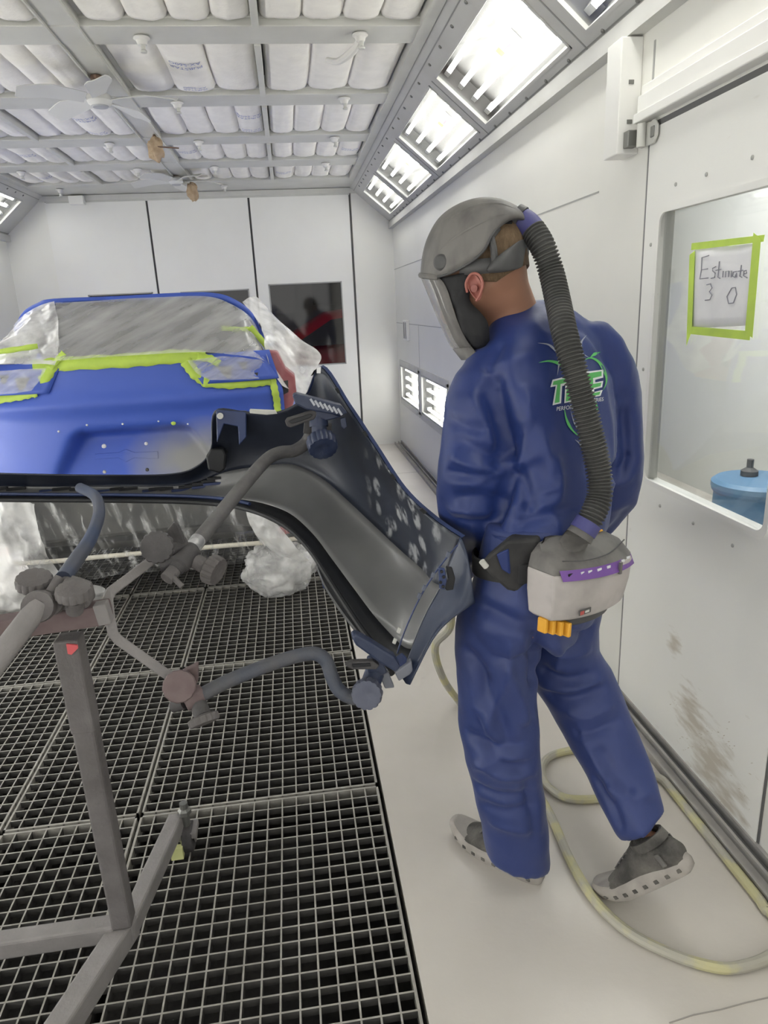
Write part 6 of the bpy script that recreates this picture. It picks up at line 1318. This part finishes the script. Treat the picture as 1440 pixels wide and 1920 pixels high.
for k, (x, y) in enumerate(((265, 70), (675, 64), (120, 194), (332, 192), (645, 184), (205, 269), (372, 265), (627, 258), (40, 322), (258, 317), (402, 313), (610, 306), (112, 355), (420, 348))):
    p = WZ(x, y, ZC - .004); t = thing('sprinkler_head', p, 'white wrapped sprinkler head %s' % ['under the nearest ceiling beam, above the fan side', 'with a loose white tail under the nearest ceiling beam', 'behind the blade of the near fan', 'under the second beam, right of the near fan', 'under the second beam, close to the lamp cove', 'under the third beam, toward the far wall side', 'under the third beam, past the brown bundle', 'under the third beam, close to the lamp cove', 'under the fourth beam, toward the far wall', 'under the fourth beam, before the brown bundle', 'under the fourth beam, past the far fan rod', 'under the fourth beam, close to the lamp cove', 'under the last beam, toward the far wall', 'under the last beam, past the brown rag'][k], 'sprinkler', 'sprinkler heads')
    b = MB(); b.lathe(p, (0, 0, -1), [(0, 0), (.035, 0), (.037, .006), (.026, .012), (.02, .03), (.012, .034), (0, .034)], 18); b.build('escutcheon', M_WRAP, t)
    b = MB(); b.lathe(p + V((.004, -.006, -.03)), (0, 0, -1), [(0, 0), (.012, 0), (.010, .02), (.016, .026), (.014, .032), (0, .032)], 12); b.build('nozzle', M_FRAME, t)
    if k == 1:
        b = MB(); b.tube(catmull([p + V((0, 0, -.02)), p + V((-.03, .05, -.05)), p + V((-.09, .16, -.06)), p + V((-.14, .24, -.03))], 5), [.010 + .014*math.sin(min(1, i/8)*1.57)*(1 - i/17) for i in range(16)], 10); b.build('loose_tail', M_WRAP, t)

# ================================================================== paper notice taped to the door window
PX = XR + .0105
def dw(x, y, dx=0.0): p = WX(x, y, PX - dx); return p
t = thing('paper_notice', dw(1355, 540), 'handwritten white paper notice framed with lime tape on the door window', 'notice')
M_PAPW = mat('white_paper', (0.78, 0.78, 0.80), 0.8, col2=(0.74, 0.74, 0.765), scale=20)
b = MB(); b.grid([[dw(1302 + (1416 - 1302)*i/8 - j*1.2, 468 + (456 - 468)*i/8 + (148 + 6*i/8)*j/8, .001 + .0015*math.sin(i*.9 + j*.5)) for i in range(9)] for j in range(9)]); o = b.build('sheet', M_PAPW, t, angle=180); solid(o, .0006, 0)
for k, q in enumerate((((1297, 456), (1434, 440), (1432, 453), (1296, 469)), ((1292, 626), (1295, 612), (1408, 621), (1406, 638)), ((1293, 478), (1303, 470), (1297, 622), (1287, 648)), ((1413, 436), (1427, 448), (1411, 634), (1397, 622)))):
    b = MB(); b.poly([dw(x, y, .0036 + .0006*k) for x, y in q], (-.0004, 0, 0)); b.build('tape', M_LIME, t, smooth=False)
def pen(strokes, w=.0022):
    b = MB()
    for s_ in strokes: b.tube([dw(x, y, .004) for x, y in s_], w, 6)
    return b
M_PEN = mat('faded_marker', (0.25, 0.25, 0.29), 0.8)
est = [[(1329, 479), (1316, 483), (1315, 506), (1327, 504)], [(1315, 506), (1312, 523), (1328, 521)]]
s1 = [[(1342, 500), (1336, 503), (1336, 508), (1341, 512), (1340, 520), (1333, 522)]]; t1 = [[(1349, 490), (1346, 520), (1350, 522)], [(1342, 507), (1352, 505)]]; i1_ = [[(1356, 508), (1355, 520)]]
m1_ = [[(1360, 520), (1361, 509), (1366, 508), (1366, 519), (1367, 509), (1372, 508), (1371, 520)]]; a1_ = [[(1381, 509), (1375, 510), (1373, 518), (1378, 520), (1381, 512), (1381, 520)]]; t2 = [[(1390, 497), (1387, 518), (1391, 520)], [(1383, 509), (1393, 507)]]; e1 = [[(1394, 514), (1400, 512), (1399, 507), (1395, 508), (1394, 517), (1401, 521)]]
three = [[(1325, 534), (1332, 532), (1335, 540), (1330, 547), (1335, 553), (1331, 562), (1322, 563)]]; zero = [[(1372, 540), (1379, 539), (1381, 552), (1375, 568), (1366, 569), (1363, 556), (1372, 540)]]
for nm, s_ in (('pen_stroke', est), ('pen_stroke', s1), ('pen_stroke', t1), ('pen_stroke', i1_), ('pen_stroke', m1_), ('pen_stroke', a1_), ('pen_stroke', t2), ('pen_stroke', e1), ('pen_stroke', three), ('pen_stroke', zero)): pen(s_, .0014).build(nm, M_PEN, t)
# blue tub beyond the door window
c = WX(1418, 912, 2.75); tb_ = thing('blue_tub', (c.x, c.y, 0), 'blue plastic drum standing in the passage beyond the door window', 'tub')
b = MB(); b.lathe((c.x, c.y, 0), (0, 0, 1), [(0, 0), (.20, 0), (.225, c.z*.4), (.215, c.z*.45), (.24, c.z*.5), (.235, c.z*.9), (.25, c.z*.95), (.25, c.z), (0, c.z)], 36); b.build('drum', mat('blue_drum', (0.06, 0.15, 0.28), 0.5), tb_)
b = MB(); b.lathe((c.x, c.y, c.z), (0, 0, 1), [(0, 0), (.255, 0), (.255, .03), (.23, .05), (0, .06)], 36); b.build('lid', mat('blue_lid', (0.10, 0.20, 0.33), 0.5), tb_)
b = MB(); b.lathe((c.x - .02, c.y + .05, c.z + .06), (0, 0, 1), [(0, 0), (.05, 0), (.05, .03), (.02, .05), (.02, .10), (0, .10)], 16); b.build('cap', M_GREYD, tb_)
